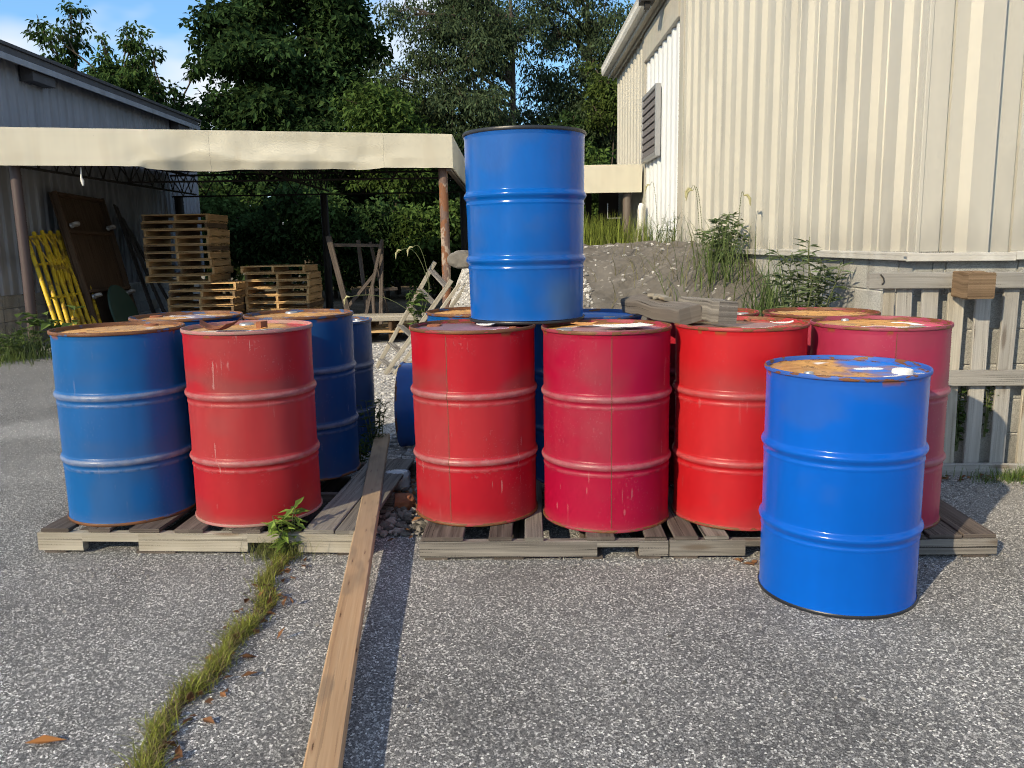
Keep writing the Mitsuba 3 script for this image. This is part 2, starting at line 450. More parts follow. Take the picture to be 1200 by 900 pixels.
_pine = wood_fn((0.33, 0.195, 0.10), (0.46, 0.315, 0.185), (0.40, 0.26, 0.14), 1.3, 0.35)
mat('wood_pine', pine_col, 0.65, 0.3, bump=wood_bump)
mat('wood_pallet', wood_fn((0.42, 0.255, 0.11), (0.68, 0.46, 0.235), (0.2, 0.12, 0.06), 1.2, 0.2), 0.75, 0.25)
mat('wood_brown', wood_fn((0.06, 0.038, 0.024), (0.125, 0.08, 0.05), (0.06, 0.035, 0.02), 1.3, 0.4), 0.8, 0.2)
mat('wood_stub', wood_fn((0.10, 0.065, 0.038), (0.25, 0.175, 0.11), (0.07, 0.04, 0.02), 1.6, 0.8), 0.85, 0.2, bump=wood_bump)


# metal cladding
def clad_fn(c0, streak_amt, dirt):
    def fn(p, n, uv):
        st = fbm(p.x * 9 + p.y * 9, p.z * 0.35, 2, 3)
        bl = fbm(p.x * 1.3, p.y * 1.3, p.z * 0.9, 4)
        c = C3(c0) * (1 - streak_amt * (st - 0.35)) * (0.92 + 0.16 * bl)
        c = mix(c, dirt, 0.25 * smoothstep(0.55, 0.75, fbm(p.x * 4 + p.y * 4, p.z * 1.2, 5, 3)))
        return mix(c, C3(dirt) * 0.7, 0.45 * smoothstep(0.30, 0.0, dr.abs(p.z - 1.27) + 0.35 * (fbm(p.x * 7 + p.y * 7, p.z * 2, 8, 3) - 0.4)))
    return fn


mat('clad_beige', clad_fn((0.465, 0.445, 0.385), 0.14, (0.31, 0.295, 0.26)), 0.42, 0.4)
mat('clad_white', clad_fn((0.60, 0.615, 0.625), 0.06, (0.6, 0.6, 0.58)), 0.45, 0.4)
mat('clad_grey', clad_fn((0.27, 0.28, 0.30), 0.35, (0.15, 0.14, 0.13)), 0.55, 0.3)
mat('trim_beige', clad_fn((0.40, 0.375, 0.32), 0.12, (0.30, 0.33, 0.27)), 0.45, 0.4)
mat('gutter_white', clad_fn((0.60, 0.59, 0.55), 0.15, (0.42, 0.38, 0.31)), 0.4, 0.4)
mat('fascia_cream', clad_fn((0.58, 0.545, 0.44), 0.10, (0.50, 0.44, 0.33)), 0.45, 0.4)
mat('louvre_grey', (0.125, 0.115, 0.115), 0.5, 0.4)
mat('roof_dark', clad_fn((0.075, 0.072, 0.075), 0.3, (0.05, 0.05, 0.05)), 0.6, 0.3)
mat('steel_dark', (0.03, 0.028, 0.027), 0.6, 0.3)
mat('zinc', (0.42, 0.42, 0.42), 0.4, 0.5, metal=0.6)


def pipe_col(p, n, uv):
    k = fbm(p.x * 12, p.y * 12, p.z * 7, 4)
    return mix((0.15, 0.10, 0.085), mix((0.19, 0.085, 0.045), (0.34, 0.27, 0.22), smoothstep(0.5, 0.6, k)), smoothstep(0.42, 0.5, fbm(p.x * 9 + 4, p.y * 9, p.z * 5, 4)))


mat('pipe_rusty', pipe_col, 0.7, 0.3)
mat('pipe_maroon', (0.07, 0.048, 0.046), 0.5, 0.4)
mat('pipe_brown', (0.13, 0.105, 0.09), 0.5, 0.4)
mat('yellow_paint', lambda p, n, uv: mix((0.62, 0.42, 0.025), (0.25, 0.15, 0.03), 0.8 * smoothstep(0.52, 0.68, fbm(p.x * 9, p.y * 9, p.z * 9, 3))), 0.45, 0.4)
mat('rust_plate', lambda p, n, uv: mix((0.16, 0.05, 0.03), (0.34, 0.14, 0.07), fbm(p.x * 40, p.y * 40, p.z * 40, 3)), 0.8, 0.2)
mat('orange_flake', lambda p, n, uv: mix((0.34, 0.14, 0.04), (0.62, 0.33, 0.13), fbm(p.x * 40, p.y * 40, p.z * 40, 3)), 0.8, 0.2)
mat('white_scrap', (0.68, 0.67, 0.64), 0.6, 0.3)
mat('film_clear', (0.42, 0.45, 0.48), 0.25, 0.6)
mat('green_dull', (0.03, 0.065, 0.05), 0.5, 0.4)
mat('wheel_grey', (0.33, 0.32, 0.30), 0.5, 0.4)
mat('terracotta', (0.42, 0.15, 0.06), 0.7, 0.3)
mat('pvc_white', (0.72, 0.70, 0.66), 0.4, 0.4)


def block_col(p, n, uv):
    b = dr.floor(uv.x / 7)
    k = fbm(p.x * 5, p.y * 5, p.z * 5, 4)
    g = noise(p.x * 240, p.y * 240, p.z * 240)
    t = cell_rand(b, 5, 2)
    c = mix((0.30, 0.30, 0.285), (0.44, 0.43, 0.40), k) * (0.82 + 0.34 * t)
    c = mix(c, C3(0.36, 0.29, 0.215), smoothstep(0.86, 0.94, t) * 0.8)
    st = smoothstep(0.5, 0.72, fbm(p.x * 6 + p.y * 5, p.z * 1.1, 4, 4))
    c = mix(c, (0.14, 0.135, 0.125), st * 0.55)
    return c * (0.62 + 0.62 * g)


mat('block', block_col, 0.9, 0.15, bump=lambda p, n, uv: 0.002 * noise(p.x * 260, p.y * 260, p.z * 260))
mat('mortar', lambda p, n, uv: C3(0.48, 0.47, 0.44) * (0.75 + 0.5 * noise(p.x * 90, p.y * 90, p.z * 90)), 0.95, 0.1)
mat('concrete', lambda p, n, uv: C3(0.21, 0.195, 0.175) * (0.5 + 0.7 * fbm(p.x * 14, p.y * 14, p.z * 14, 4)), 0.95, 0.1)
mat('bark', lambda p, n, uv: mix((0.035, 0.028, 0.022), (0.12, 0.10, 0.08), fbm(p.x * 16, p.y * 16, p.z * 3, 3)), 0.9, 0.1)
mat('stone', {'type': 'mesh_attribute', 'name': 'vertex_color'} if False else (0.4, 0.39, 0.37), 0.9, 0.2)
scene['stone'] = {'type': 'twosided', 'bsdf': {'type': 'principled', 'base_color': {'type': 'mesh_attribute', 'name': 'vertex_color'}, 'roughness': 0.85, 'specular': 0.25}}
scene['leaf'] = {'type': 'principledthin', 'base_color': {'type': 'mesh_attribute', 'name': 'vertex_color'}, 'roughness': 0.45, 'diff_trans': 0.7, 'eta': 1.35}

# ---------------------------------------------------------------- the setting
put('ground', grid_vf(*np.meshgrid(np.linspace(-300, 300, 3), np.linspace(-300, 300, 3), indexing='ij'), np.full((3, 3), -0.02)), 'soil')
lab('ground', 'bare brown soil under the trees beyond the yard', kind='structure')
xs, ys = np.linspace(-10, 9, 39), np.linspace(-25, 13.2, 77)
X, Y = np.meshgrid(xs, ys, indexing='ij')
v, f = grid_vf(X, Y, X * 0 - 0.0)
put('asphalt_yard', (v, f), 'asphalt', uv=v[:, :2])
lab('asphalt_yard', 'worn grey asphalt yard with exposed pale stone chips', kind='structure')


def heap_h(x, y):
    front = np.clip((y - 5.15 - 0.25 * np.sin(x * 2.1)) / 3.7, 0, 1)
    prof = 1.31 * (0.35 * front + 0.65 * front * front * (3 - 2 * front))
    edge = -0.95 - 0.25 * np.clip((y - 9) / 3, 0, 1)
    left = np.clip((x - edge) / 0.75, 0, 1)
    left = left * left * (3 - 2 * left)
    q = np.stack([x * 1.6, y * 1.6, 0 * x], -1)
    bump = (meshkit.fbm(q, 4, 3) - 0.5) * 0.22 + (meshkit.fbm(q * 5, 3, 9) - 0.5) * 0.07
    h = prof * left
    return h + bump * np.clip(h * 3, 0, 1) * np.clip((16 - y) / 4, 0.2, 1) - 0.03 * (h < 0.01)


xs, ys = np.linspace(-1.6, 2.6, 130), np.concatenate([np.linspace(4.9, 10, 170), np.linspace(10.1, 26, 60)])
X, Y = np.meshgrid(xs, ys, indexing='ij')
v, f = grid_vf(X, Y, heap_h(X, Y))
put('earth_heap', (v, f), 'heap_earth', smooth=True)
lab('earth_heap', 'heap of grey earth and pale gravel banked against the beige wall', kind='structure')

# gravel strip between the drums and the carport
gx = np.linspace(-3.4, 0.4, 60); gy = np.linspace(4.75, 11.6, 100)
X, Y = np.meshgrid(gx, gy, indexing='ij')
edge = 0.6 * meshkit.fbm(np.stack([X * 1.5, Y * 1.5, X * 0], -1), 3, 21)
keep = (Y > 5.0 + edge - 0.5) & (X > -2.9 + edge) & (Y < 11.4 + 0.3 * edge)
v, f = grid_vf(X, Y, 0.006 + 0.012 * meshkit.fbm(np.stack([X * 4, Y * 4, X * 0], -1), 3, 2))
f = f[keep.ravel()[f].all(1)]
put('gravel_bed', (v, f), 'gravel', smooth=True)
lab('gravel_bed', 'strip of pale crushed gravel in front of the carport', kind='structure')


def stones(pts, size, tone, rg):
    """many small faceted stones as one mesh"""
    ico = trimesh.creation.icosahedron()
    bv, bf = np.array(ico.vertices), np.array(ico.faces)
    n = len(pts)
    sc = size[:, None, None] * rg.uniform(0.6, 1.25, (n, 1, 3)) * [1, 1, 0.75]
    a = rg.uniform(0, 6.28, n)
    vv = bv[None] * rg.uniform(0.72, 1.2, (n, len(bv), 1)) * sc
    x = vv[..., 0] * np.cos(a)[:, None] - vv[..., 1] * np.sin(a)[:, None]
    y = vv[..., 0] * np.sin(a)[:, None] + vv[..., 1] * np.cos(a)[:, None]
    vv = np.stack([x, y, vv[..., 2]], -1) + pts[:, None]
    ff = bf[None] + (np.arange(n) * len(bv))[:, None, None]
    return vv.reshape(-1, 3), ff.reshape(-1, 3), np.repeat(tone, len(bv), 0)


rg = np.random.default_rng(3)
P = np.stack([rg.uniform(-2.6, 0.2, 5200), rg.uniform(4.9, 11.4, 5200), np.zeros(5200)], 1)
P = P[(P[:, 0] < -0.55) | (P[:, 1] > 5)]
P = P[~((P[:, 0] > -1.0) & (P[:, 1] > 5.6))]
P[:, 2] = 0.012
g = rg.uniform(0.2, 0.62, (len(P), 1)) * np.array([[1, 0.97, 0.92]])
v, f, c = stones(P, rg.uniform(0.008, 0.026, len(P)), g, rg)
put('gravel_stones', (v, f), 'stone', color=c)
lab('gravel_stones', 'loose pale stones scattered over the gravel strip', 'gravel', kind='stuff')
Q = np.stack([rg.uniform(-0.95, 2.2, 15000), rg.uniform(5.2, 10.5, 15000)], 1)
w = np.where(Q[:, 0] < 0.75, 1.0, np.where(Q[:, 1] < 6.9, 0.5, 0.03)) * np.clip(1.2 - np.abs(Q[:, 0] - 0.1) * 0.3, 0.2, 1)
Q = Q[rg.uniform(0, 1, len(Q)) < w]
P = np.column_stack([Q, heap_h(Q[:, 0], Q[:, 1]) + 0.004])
g = rg.uniform(0.18, 0.62, (len(P), 1)) * np.array([[1, 0.97, 0.93]])
v, f, c = stones(P, rg.uniform(0.008, 0.026, len(P)), g, rg)
put('heap_stones', (v, f), 'stone', color=c)
lab('heap_stones', 'pale gravel stones strewn down the earth heap', 'gravel', kind='stuff')


rg = np.random.default_rng(8)
n = 900
P = np.stack([rg.uniform(-4, 3.2, n), 1.3 + 5.0 * rg.uniform(0, 1, n) ** 1.4, np.full(n, 0.003)], 1)
edge_ = np.stack([rg.uniform(-2.2, 2.1, 500), 3.33 + rg.normal(0, 0.05, 500), np.full(500, 0.003)], 1)
side_ = np.stack([rg.normal(2.55, 0.35, 500), rg.normal(4.35, 0.14, 500), np.full(500, 0.003)], 1)
P = np.vstack([P, edge_, side_])
v, f, c = stones(P, 0.0025 + 0.006 * rg.uniform(0, 1, len(P)) ** 3, rg.uniform(0.08, 0.5, (len(P), 1)) * np.array([[1, 0.96, 0.9]]), rg)
put('loose_grit', (v, f), 'stone', color=c)
lab('loose_grit', 'loose grit and small stones lying on the asphalt', 'grit', kind='stuff')

# ---------------------------------------------------------------- right building (beige)
RB = thing('beige_building', 'beige ribbed metal building on a grey block base at the right', 'building')
WX, WY, BASE, EAVE = 2.28, 4.70, 1.262, 4.66


def ribbed(profile, z0, z1, axis, uvs=False):
    """profile: (along, out) points; axis 'y': a wall facing -x at WX; axis 'x': a wall facing -y at WY"""
    t = np.array([q[0] for q in profile]); o = np.array([q[1] for q in profile])
    mb = MB()
    for i in range(len(t) - 1):
        if axis == 'y': q = [[WX - o[i], t[i], z0], [WX - o[i + 1], t[i + 1], z0], [WX - o[i + 1], t[i + 1], z1], [WX - o[i], t[i], z1]]
        else: q = [[t[i], WY - o[i], z0], [t[i + 1], WY - o[i + 1], z0], [t[i + 1], WY - o[i + 1], z1], [t[i], WY - o[i], z1]]
        mb.add(q, [[0, 1, 2], [0, 2, 3]])
    return mb


def side_profile(y0, nribs, per=0.39):
    pr = []
    for k in range(nribs):
        b = y0 + k * per
        pr += [(b, 0.004), (b + 0.088, 0.004), (b + 0.092, 0.011), (b + 0.099, 0.011), (b + 0.103, 0.004), (b + 0.19, 0.004), (b + 0.225, 0.042), (b + 0.375, 0.042)]
    return pr + [(y0 + nribs * per - 0.003, 0.004), (y0 + nribs * per, 0.004)]


y = 4.705
for k in range(6):
    top = EAVE
    partmb(RB, 'side_panel', ribbed(side_profile(y, 3 if k < 5 else 1), BASE, top, 'y'), 'clad_beige')
    y += 0.39 * (3 if k < 5 else 1)
yj = y                                                              # 10.95
for a, b in ((yj, yj + 0.26), (13.98, 14.26)):
    mb = MB(); box(mb, (WX - 0.055, a + 0.003, BASE), (WX + 0.02, b, EAVE), 0.004); partmb(RB, 'jamb_trim', mb, 'trim_beige')
# white corrugated infill
pr = []
n = 8
y0w, y1w = yj + 0.27, 13.97
for k in range(n):
    b = y0w + k * (y1w - y0w) / n; q = (y1w - y0w) / n
    pr += [(b, 0.0), (b + q * 0.50, 0.0), (b + q * 0.60, 0.030), (b + q * 0.93, 0.030)]
pr += [(y1w, 0.0)]
half = len(pr) // 2 // 4 * 4
partmb(RB, 'white_panel', ribbed(pr[:half + 1], BASE, 4.17, 'y'), 'clad_white', label='white corrugated panel in the beige wall')
partmb(RB, 'white_panel', ribbed(pr[half:], BASE, 4.17, 'y'), 'clad_white', label='white corrugated panel behind the grey louvre')
mb = MB(); box(mb, (WX - 0.075, y0w, 4.18), (WX + 0.02, y1w, 4.60), 0.004); partmb(RB, 'header_board', mb, 'trim_beige')
# louvre
lv = part(RB, 'louvre', merge([trimesh_vf for trimesh_vf in []]) if False else (lambda m: (m[0], m[1]))(
    (lambda mb: (box(mb, (WX - 0.115, 12.60, 2.60), (WX - 0.035, 12.66, 3.62)), box(mb, (WX - 0.115, 13.84, 2.60), (WX - 0.035, 13.90, 3.62)),
                 box(mb, (WX - 0.115, 12.663, 3.56), (WX - 0.035, 13.837, 3.62)), box(mb, (WX - 0.115, 12.663, 2.60), (WX - 0.035, 13.837, 2.66)), mb.arrays())[-1])(MB())), 'zinc',
    label='grey metal louvre set in the white panel')
for k in range(8):
    mb = MB(); z = 2.665 + 0.112 * k
    bar(mb, (WX - 0.098, 12.664, z + 0.055), (WX - 0.098, 13.836, z + 0.055), 0.012, 0.122, 0.003, up=(0.22, 0, 0.97))
    partmb(lv, 'blade', mb, 'louvre_grey')
# far beige stretch
y = 14.265
for k in range(3):
    pr = []
    for j in range(3):
        b = y + j * 0.37
        pr += [(b, 0.004), (b + 0.18, 0.004), (b + 0.215, 0.042), (b + 0.355, 0.042)]
    pr += [(y + 1.11, 0.004)]
    partmb(RB, 'side_panel', ribbed(pr, BASE - 0.2, EAVE, 'y'), 'clad_beige')
    y += 1.11
YEND = y
# front wall
fx = 2.285
pr = [(fx, 0.004), (fx + 0.115, 0.004), (fx + 0.118, -0.012), (fx + 0.130, -0.012), (fx + 0.133, 0.004), (fx + 0.205, 0.004)]
mb = MB(); box(mb, (WX - 0.012, WY - 0.012, BASE), (WX + 0.012, WY + 0.012, EAVE + 0.4), 0.003); partmb(RB, 'corner_trim', mb, 'clad_beige')
partmb(RB, 'corner_panel', ribbed(pr, BASE, EAVE + 0.4, 'x'), 'clad_beige')
x = fx + 0.205
for k in range(6):
    w = 0.39 * 2
    pr = []
    for j in range(2):
        b = x + j * 0.39
        pr += [(b, 0.004), (b + 0.046, 0.044), (b + 0.168, 0.044), (b + 0.176, 0.004), (b + 0.30, 0.004), (b + 0.303, -0.012), (b + 0.315, -0.012), (b + 0.318, 0.004)]
    pr += [(x + w, 0.004)]
    partmb(RB, 'front_panel', ribbed(pr, BASE - 0.02, EAVE + 0.4 + 0.1 * k, 'x'), 'clad_beige')
    x += w
XEND = x
# flashing at the foot of the sheets
for a, b in ((4.66, 6.9), (6.903, 9.6), (9.603, 10.94)):
    mb = MB(); bar(mb, (WX - 0.032, a, BASE - 0.012), (WX - 0.032, b, BASE - 0.012 + 0.004), 0.062, 0.02, 0.004); bar(mb, (WX - 0.055, a, BASE - 0.032), (WX - 0.055, b, BASE - 0.030), 0.012, 0.034, 0.003)
    partmb(RB, 'base_flashing', mb, 'gutter_white')
for a, b in ((2.20, 2.80), (2.803, 4.5), (4.503, XEND)):
    mb = MB(); bar(mb, (a, WY - 0.040, BASE - 0.014), (b, WY - 0.040, BASE - 0.02), 0.066, 0.02, 0.004); bar(mb, (a, WY - 0.066, BASE - 0.034), (b, WY - 0.066, BASE - 0.04), 0.012, 0.034, 0.003)
    partmb(RB, 'base_flashing', mb, 'gutter_white')
# block base
FND = part(RB, 'foundation', (lambda mb: (box(mb, (WX + 0.012, WY + 0.012, -0.3), (WX + 0.2, 11.0, BASE - 0.02), uid=1), box(mb, (WX + 0.203, WY + 0.012, -0.3), (XEND, WY + 0.2, BASE - 0.02), uid=1), mb.arrays()[:2])[-1])(MB()), 'mortar')
rows = 6
for r_ in range(rows):
    z1 = BASE - 0.045 - 0.203 * r_
    z0 = z1 - 0.193
    s0 = 4.70 + (0.0 if r_ % 2 else 0.203)
    a = 4.70
    while a < 9.6:
        b = s0 if a == 4.70 and s0 > a else a + 0.406
        mb = MB(); box(mb, (WX, a + 0.006, z0), (WX + 0.1, b - 0.006, z1), 0.004); partmb(FND, 'block', mb, 'block')
        a = b
    a = WX + 0.0
    first = 0.17 if r_ % 2 == 0 else 0.37
    while a < 6.4:
        b = a + (first if a == WX else 0.406)
        mb = MB(); box(mb, (a + (0.006 if a > WX else 0.1015), WY, z0), (b - 0.006, WY + 0.1, z1), 0.004); partmb(FND, 'block', mb, 'block')
        a = b
# eave: soffit, fascia, gutter, roof
mb = MB(); box(mb, (WX - 0.20, 4.0, EAVE), (WX + 0.3, YEND + 0.15, EAVE + 0.03), 0.004); partmb(RB, 'soffit', mb, 'trim_beige')
for i, (o, z0, z1) in enumerate(((0.10, 4.60, 4.66), (0.20, 4.63, 4.72))):
    mb = MB(); box(mb, (WX - o - 0.012, 4.0, z0), (WX - o, YEND + 0.15, z1), 0.003); partmb(RB, 'eave_trim', mb, 'trim_beige')
gp = np.array([(0, 0.0), (-0.10, 0.0), (-0.125, 0.05), (-0.125, 0.12), (-0.14, 0.16), (-0.128, 0.165), (-0.112, 0.125), (-0.112, 0.06), (-0.09, 0.012), (-0.003, 0.012)])
mb = MB()
for i in range(len(gp) - 1):
    a, b = gp[i], gp[i + 1]
    xx, zz = WX - 0.213, EAVE + 0.045
    mb.add([[xx + a[0], 4.0, zz + a[1]], [xx + a[0], YEND + 0.2, zz + a[1]], [xx + b[0], YEND + 0.2, zz + b[1]], [xx + b[0], 4.0, zz + b[1]]], [[0, 1, 2], [0, 2, 3]])
partmb(RB, 'gutter', mb, 'gutter_white')
mb = MB(); bar(mb, (WX + 2.35, 4.0, EAVE + 0.48), (WX + 2.35, YEND + 0.18, EAVE + 0.48), 5.3, 0.03, 0.004, up=(-0.1, 0, 1)); partmb(RB, 'roof', mb, 'clad_beige')
mb = MB(); box(mb, (WX + 0.05, YEND - 0.02, 0.9), (8, YEND + 0.05, EAVE), 0.01); partmb(RB, 'rear_wall', mb, 'clad_beige')
mb = MB(); box(mb, (WX - 0.42, 12.05, 4.60), (WX - 0.23, 12.30, 4.68)); box(mb, (WX - 0.36, 12.1, 4.52), (WX - 0.29, 12.2, 4.597)); partmb(RB, 'floodlight', mb, 'steel_dark', label='small dark lamp under the gutter')
# down pipe beside the white panel
v = tube_vf([(WX - 0.12, 13.75, 1.95), (WX - 0.14, 13.74, 1.9), (WX - 0.15, 13.72, 1.85), (WX - 0.15, 13.72, 1.2)], 0.045, 10)
put(new('drain_pipe'), v, 'pvc_white', smooth=40); lab('drain_pipe', 'short white drain pipe at the foot of the wall by the small canopy', 'pipe')

# ---------------------------------------------------------------- left building (grey)
LB = thing('grey_building', 'grey ribbed metal building with a dark roof edge at the left', 'building')
LX = -7.25
yl = 11.5
k = 0
while yl < 18.9:
    mb = MB(); q = 0.23
    for j in range(4):
        b = yl + j * q
        pts = [(b, 0), (b + 0.13, 0), (b + 0.155, 0.03), (b + 0.205, 0.03), (b + q, 0)]
        for (a0, o0), (a1, o1) in zip(pts[:-1], pts[1:]):
            mb.add([[LX + o0, a0, 0.74], [LX + o1, a1, 0.74], [LX + o1, a1, 4.12], [LX + o0, a0, 4.12]], [[0, 2, 1], [0, 3, 2]])
    partmb(LB, 'wall_panel', mb, 'clad_grey')
    yl += 4 * q
mb = MB(); box(mb, (LX - 6, yl, 0.0), (LX + 0.02, yl + 0.05, 4.3), 0.01); partmb(LB, 'rear_wall', mb, 'clad_grey')
for r_ in range(4):
    a = 11.5
    while a < 18.6:
        mb = MB(); box(mb, (LX - 0.12, a + 0.005, -0.02 + 0.19 * r_), (LX - 0.015, a + 0.40 - 0.005, 0.165 + 0.19 * r_), 0.004); partmb(LB, 'block', mb, 'block')
        a += 0.4
mb = MB(); box(mb, (LX - 6, 11.44, 0.0), (LX - 0.002, 11.49, 4.12), 0.01); partmb(LB, 'front_wall', mb, 'clad_grey')
mb = MB(); box(mb, (LX - 0.2, 11.5, -0.1), (LX - 0.125, yl, 0.74)); partmb(LB, 'foundation', mb, 'mortar')
mb = MB(); box(mb, (LX + 0.225, 11.3, 4.02), (LX + 0.255, 19.5, 4.20), 0.005); partmb(LB, 'eave_fascia', mb, 'roof_dark')
mb = MB(); box(mb, (LX + 0.26, 11.3, 4.00), (LX + 0.285, 19.5, 4.09), 0.004); partmb(LB, 'eave_trim', mb, 'clad_grey')
mb = MB(); bar(mb, (LX - 2.2, 11.3, 4.47), (LX - 2.2, 19.6, 4.47), 5.0, 0.05, 0.005, up=(0.1, 0, 1)); partmb(LB, 'roof', mb, 'roof_dark')
mb = MB(); box(mb, (LX + 0.002, 11.3, 4.125), (LX + 0.224, 19.4, 4.145), 0.003); partmb(LB, 'soffit', mb, 'roof_dark')
for yy in (12.9, 18.4):
    mb = MB(); box(mb, (LX + 0.035, yy, 3.86), (LX + 0.222, yy + 0.62, 4.10), 0.005); partmb(LB, 'eave_bracket', mb, 'roof_dark')

# ---------------------------------------------------------------- carport
CP = thing('carport', 'open steel carport with a dented cream fascia and dark bar joists', 'carport')
A = np.array([-7.2, 10.82]); B = np.array([-0.81, 12.45])
dirv = (B - A) / np.linalg.norm(B - A); nrm = np.array([dirv[1], -dirv[0]])
Ltot = np.linalg.norm(B - A)


def fascia_vf(s0, s1, seed):
    s = np.linspace(s0, s1, 90); h = np.linspace(0, 1, 26)
    S, Hh = np.meshgrid(s, h, indexing='ij')
    q = np.stack([S * 1.7, Hh * 1.4, 0 * S + seed], -1)
    dent = (meshkit.fbm(q, 2, seed) - 0.5) * 0.09 - 0.05 * np.abs(meshkit.noise(q * [1.3, 1.1, 1], seed + 5) - 0.5)
    amt = np.clip((S - 1.9) / 0.7, 0.12, 1) * np.clip((Ltot - S) / 1.5, 0.1, 1) * (0.35 + 1.3 * (1 - Hh))
    out = dent * amt
    # bottom edge bent in and crumpled
    low = 2.455 + 0.02 * (meshkit.fbm(np.stack([S * 3, 0 * S, 0 * S], -1), 3, 8) - 0.5) * np.clip((S - 1.8), 0, 1)
    z = low + (2.932 - low) * Hh
    kink = np.clip((S - 2.35) / 0.08, 0, 1) * np.clip((5.6 - S) / 0.5, 0, 1)
    out = out - kink * np.clip((0.16 - Hh) / 0.16, 0, 1) * 0.055
    z = z + kink * np.clip((0.16 - Hh) / 0.16, 0, 1) * -0.035 * (0.5 + meshkit.noise(np.stack([S * 2.2, 0 * S, 0 * S], -1), 4))
    Xx = A[0] + dirv[0] * S + nrm[0] * out; Yy = A[1] + dirv[1] * S + nrm[1] * out
    return grid_vf(Xx, Yy, z)


cuts = [0, 3.25, 5.6, Ltot]
for i in range(3):
    part(CP, 'fascia_sheet', fascia_vf(cuts[i] + (0.002 if i else 0), cuts[i + 1], 3), 'fascia_cream', smooth=True,
         label=['smooth left length of the cream fascia', 'crumpled middle length of the cream fascia', 'right length of the cream fascia'][i])
mb = MB(); bar(mb, (A[0] - nrm[0] * 0.06, A[1] - nrm[1] * 0.06, 2.925), (B[0] - nrm[0] * 0.06, B[1] - nrm[1] * 0.06, 2.925), 0.10, 0.02, 0.004); partmb(CP, 'top_trim', mb, 'fascia_cream')
mb = MB(); box(mb, (B[0] - 0.02, B[1] + 0.004, 2.455), (B[0] + 0.004, 18.2, 2.93), 0.004); partmb(CP, 'side_fascia', mb, 'fascia_cream')
mb = MB(); box(mb, (B[0] - 0.10, B[1] + 0.05, 2.42), (B[0] - 0.03, 18.2, 2.50), 0.004); partmb(CP, 'edge_beam', mb, 'pipe_brown')
rv = [[A[0], A[1] + 0.05, 2.90], [B[0] - 0.03, B[1] + 0.05, 2.90], [B[0] - 0.03, 18.2, 2.97], [A[0], 18.2, 2.97]]
rv2 = [[q[0], q[1], q[2] + 0.02] for q in rv]
part(CP, 'roof_sheet', (np.array(rv + rv2, float), np.array([[0, 2, 1], [0, 3, 2], [4, 5, 6], [4, 6, 7]])), 'roof_dark')


def joist(p0, p1, z0, z1, n, base='joist'):
    """bar joist: two chords and zig-zag webs"""
    p0, p1 = np.array(p0, float), np.array(p1, float)
    mb = MB(); bar(mb, [*p0, z1], [*p1, z1], 0.06, 0.035, 0.004)
    k = partmb(CP, base, mb, 'steel_dark')
    mb = MB(); bar(mb, [*p0, z0], [*p1, z0], 0.05, 0.03, 0.004); partmb(k, 'lower_chord', mb, 'steel_dark')
    pts = []
    for i in range(n + 1):
        q = p0 + (p1 - p0) * i / n
        pts.append([*q, z0 + 0.016 if i % 2 else z1 - 0.018])
    part(k, 'web', merge([tube_vf([pts[i], pts[i + 1]], 0.011, 5) for i in range(n)]), 'steel_dark', kind='stuff')


joist((-6.6, 11.3), (-6.6, 17.9), 2.49, 2.86, 28)
joist((-6.9, 17.4), (-0.9, 17.4), 2.42, 2.84, 26)
joist((-6.7, 14.6), (-0.9, 14.8), 2.50, 2.86, 26)
joist((-3.8, 12.0), (-3.8, 17.9), 2.52, 2.86, 26)
for (x, y, r, z0, m, l) in ((-6.5, 11.25, 0.066, -0.05, 'pipe_maroon', 'maroon pipe post at the left front corner'), (-0.97, 12.62, 0.066, -0.05, 'pipe_rusty', 'rusty peeling pipe post at the right front corner'),
                         (-7.0, 18.0, 0.09, -0.05, 'steel_dark', 'dark post at the rear left'), (-0.95, 17.9, 0.09, -0.05, 'steel_dark', 'dark post at the rear right'), (-3.9, 17.9, 0.08, -0.05, 'steel_dark', 'dark rear middle post')):
    part(CP, 'post', tube_vf([(x, y, z0), (x + 0.01, y, 1.2), (x, y, 2.47)], r, 18), m, smooth=40, label=l)
put(new('torn_rag'), tube_vf([(-5.68, 11.35, 2.45), (-5.675, 11.34, 2.38), (-5.685, 11.345, 2.32), (-5.67, 11.34, 2.27), (-5.665, 11.34, 2.21)], [0.006, 0.01, 0.014, 0.024, 0.012], 7), 'white_scrap', smooth=True)
lab('torn_rag', 'torn white rag hanging from the carport fascia', 'rag')

# small canopy between the carport and the beige building
CN = thing('small_canopy', 'small cream canopy against the beige building behind the earth heap', 'canopy')
mb = MB(); box(mb, (-0.45, 13.95, 2.15), (2.19, 13.98, 2.60), 0.004); partmb(CN, 'fascia_sheet', mb, 'fascia_cream')
mb = MB(); box(mb, (-0.45, 13.985, 2.50), (2.17, 17.5, 2.54), 0.004); partmb(CN, 'roof_sheet', mb, 'roof_dark')
part(CN, 'post', tube_vf([(1.97, 14.12, 0.9), (1.97, 14.12, 1.6), (1.965, 14.12, 2.2)], 0.068, 16), 'pipe_brown', smooth=40, label='stout brown pipe post at the front')
for (x, y) in ((1.62, 17.2), (0.3, 17.2), (2.05, 17.3)):
    mb = MB(); box(mb, (x - 0.06, y, 0.9), (x + 0.06, y + 0.1, 2.5)); partmb(CN, 'rear_post', mb, 'steel_dark')
mb = MB(); box(mb, (1.8, 17.0, 0.9), (2.2, 17.03, 2.48)); partmb(CN, 'rear_board', mb, 'steel_dark')
part(CN, 'bracket', merge([tube_vf([(1.68, 14.4, 2.0), (1.68, 14.4, 1.75)], 0.008, 6), tube_vf([(1.68, 14.4, 1.752), (1.9, 14.3, 1.752)], 0.008, 6)]), 'zinc')


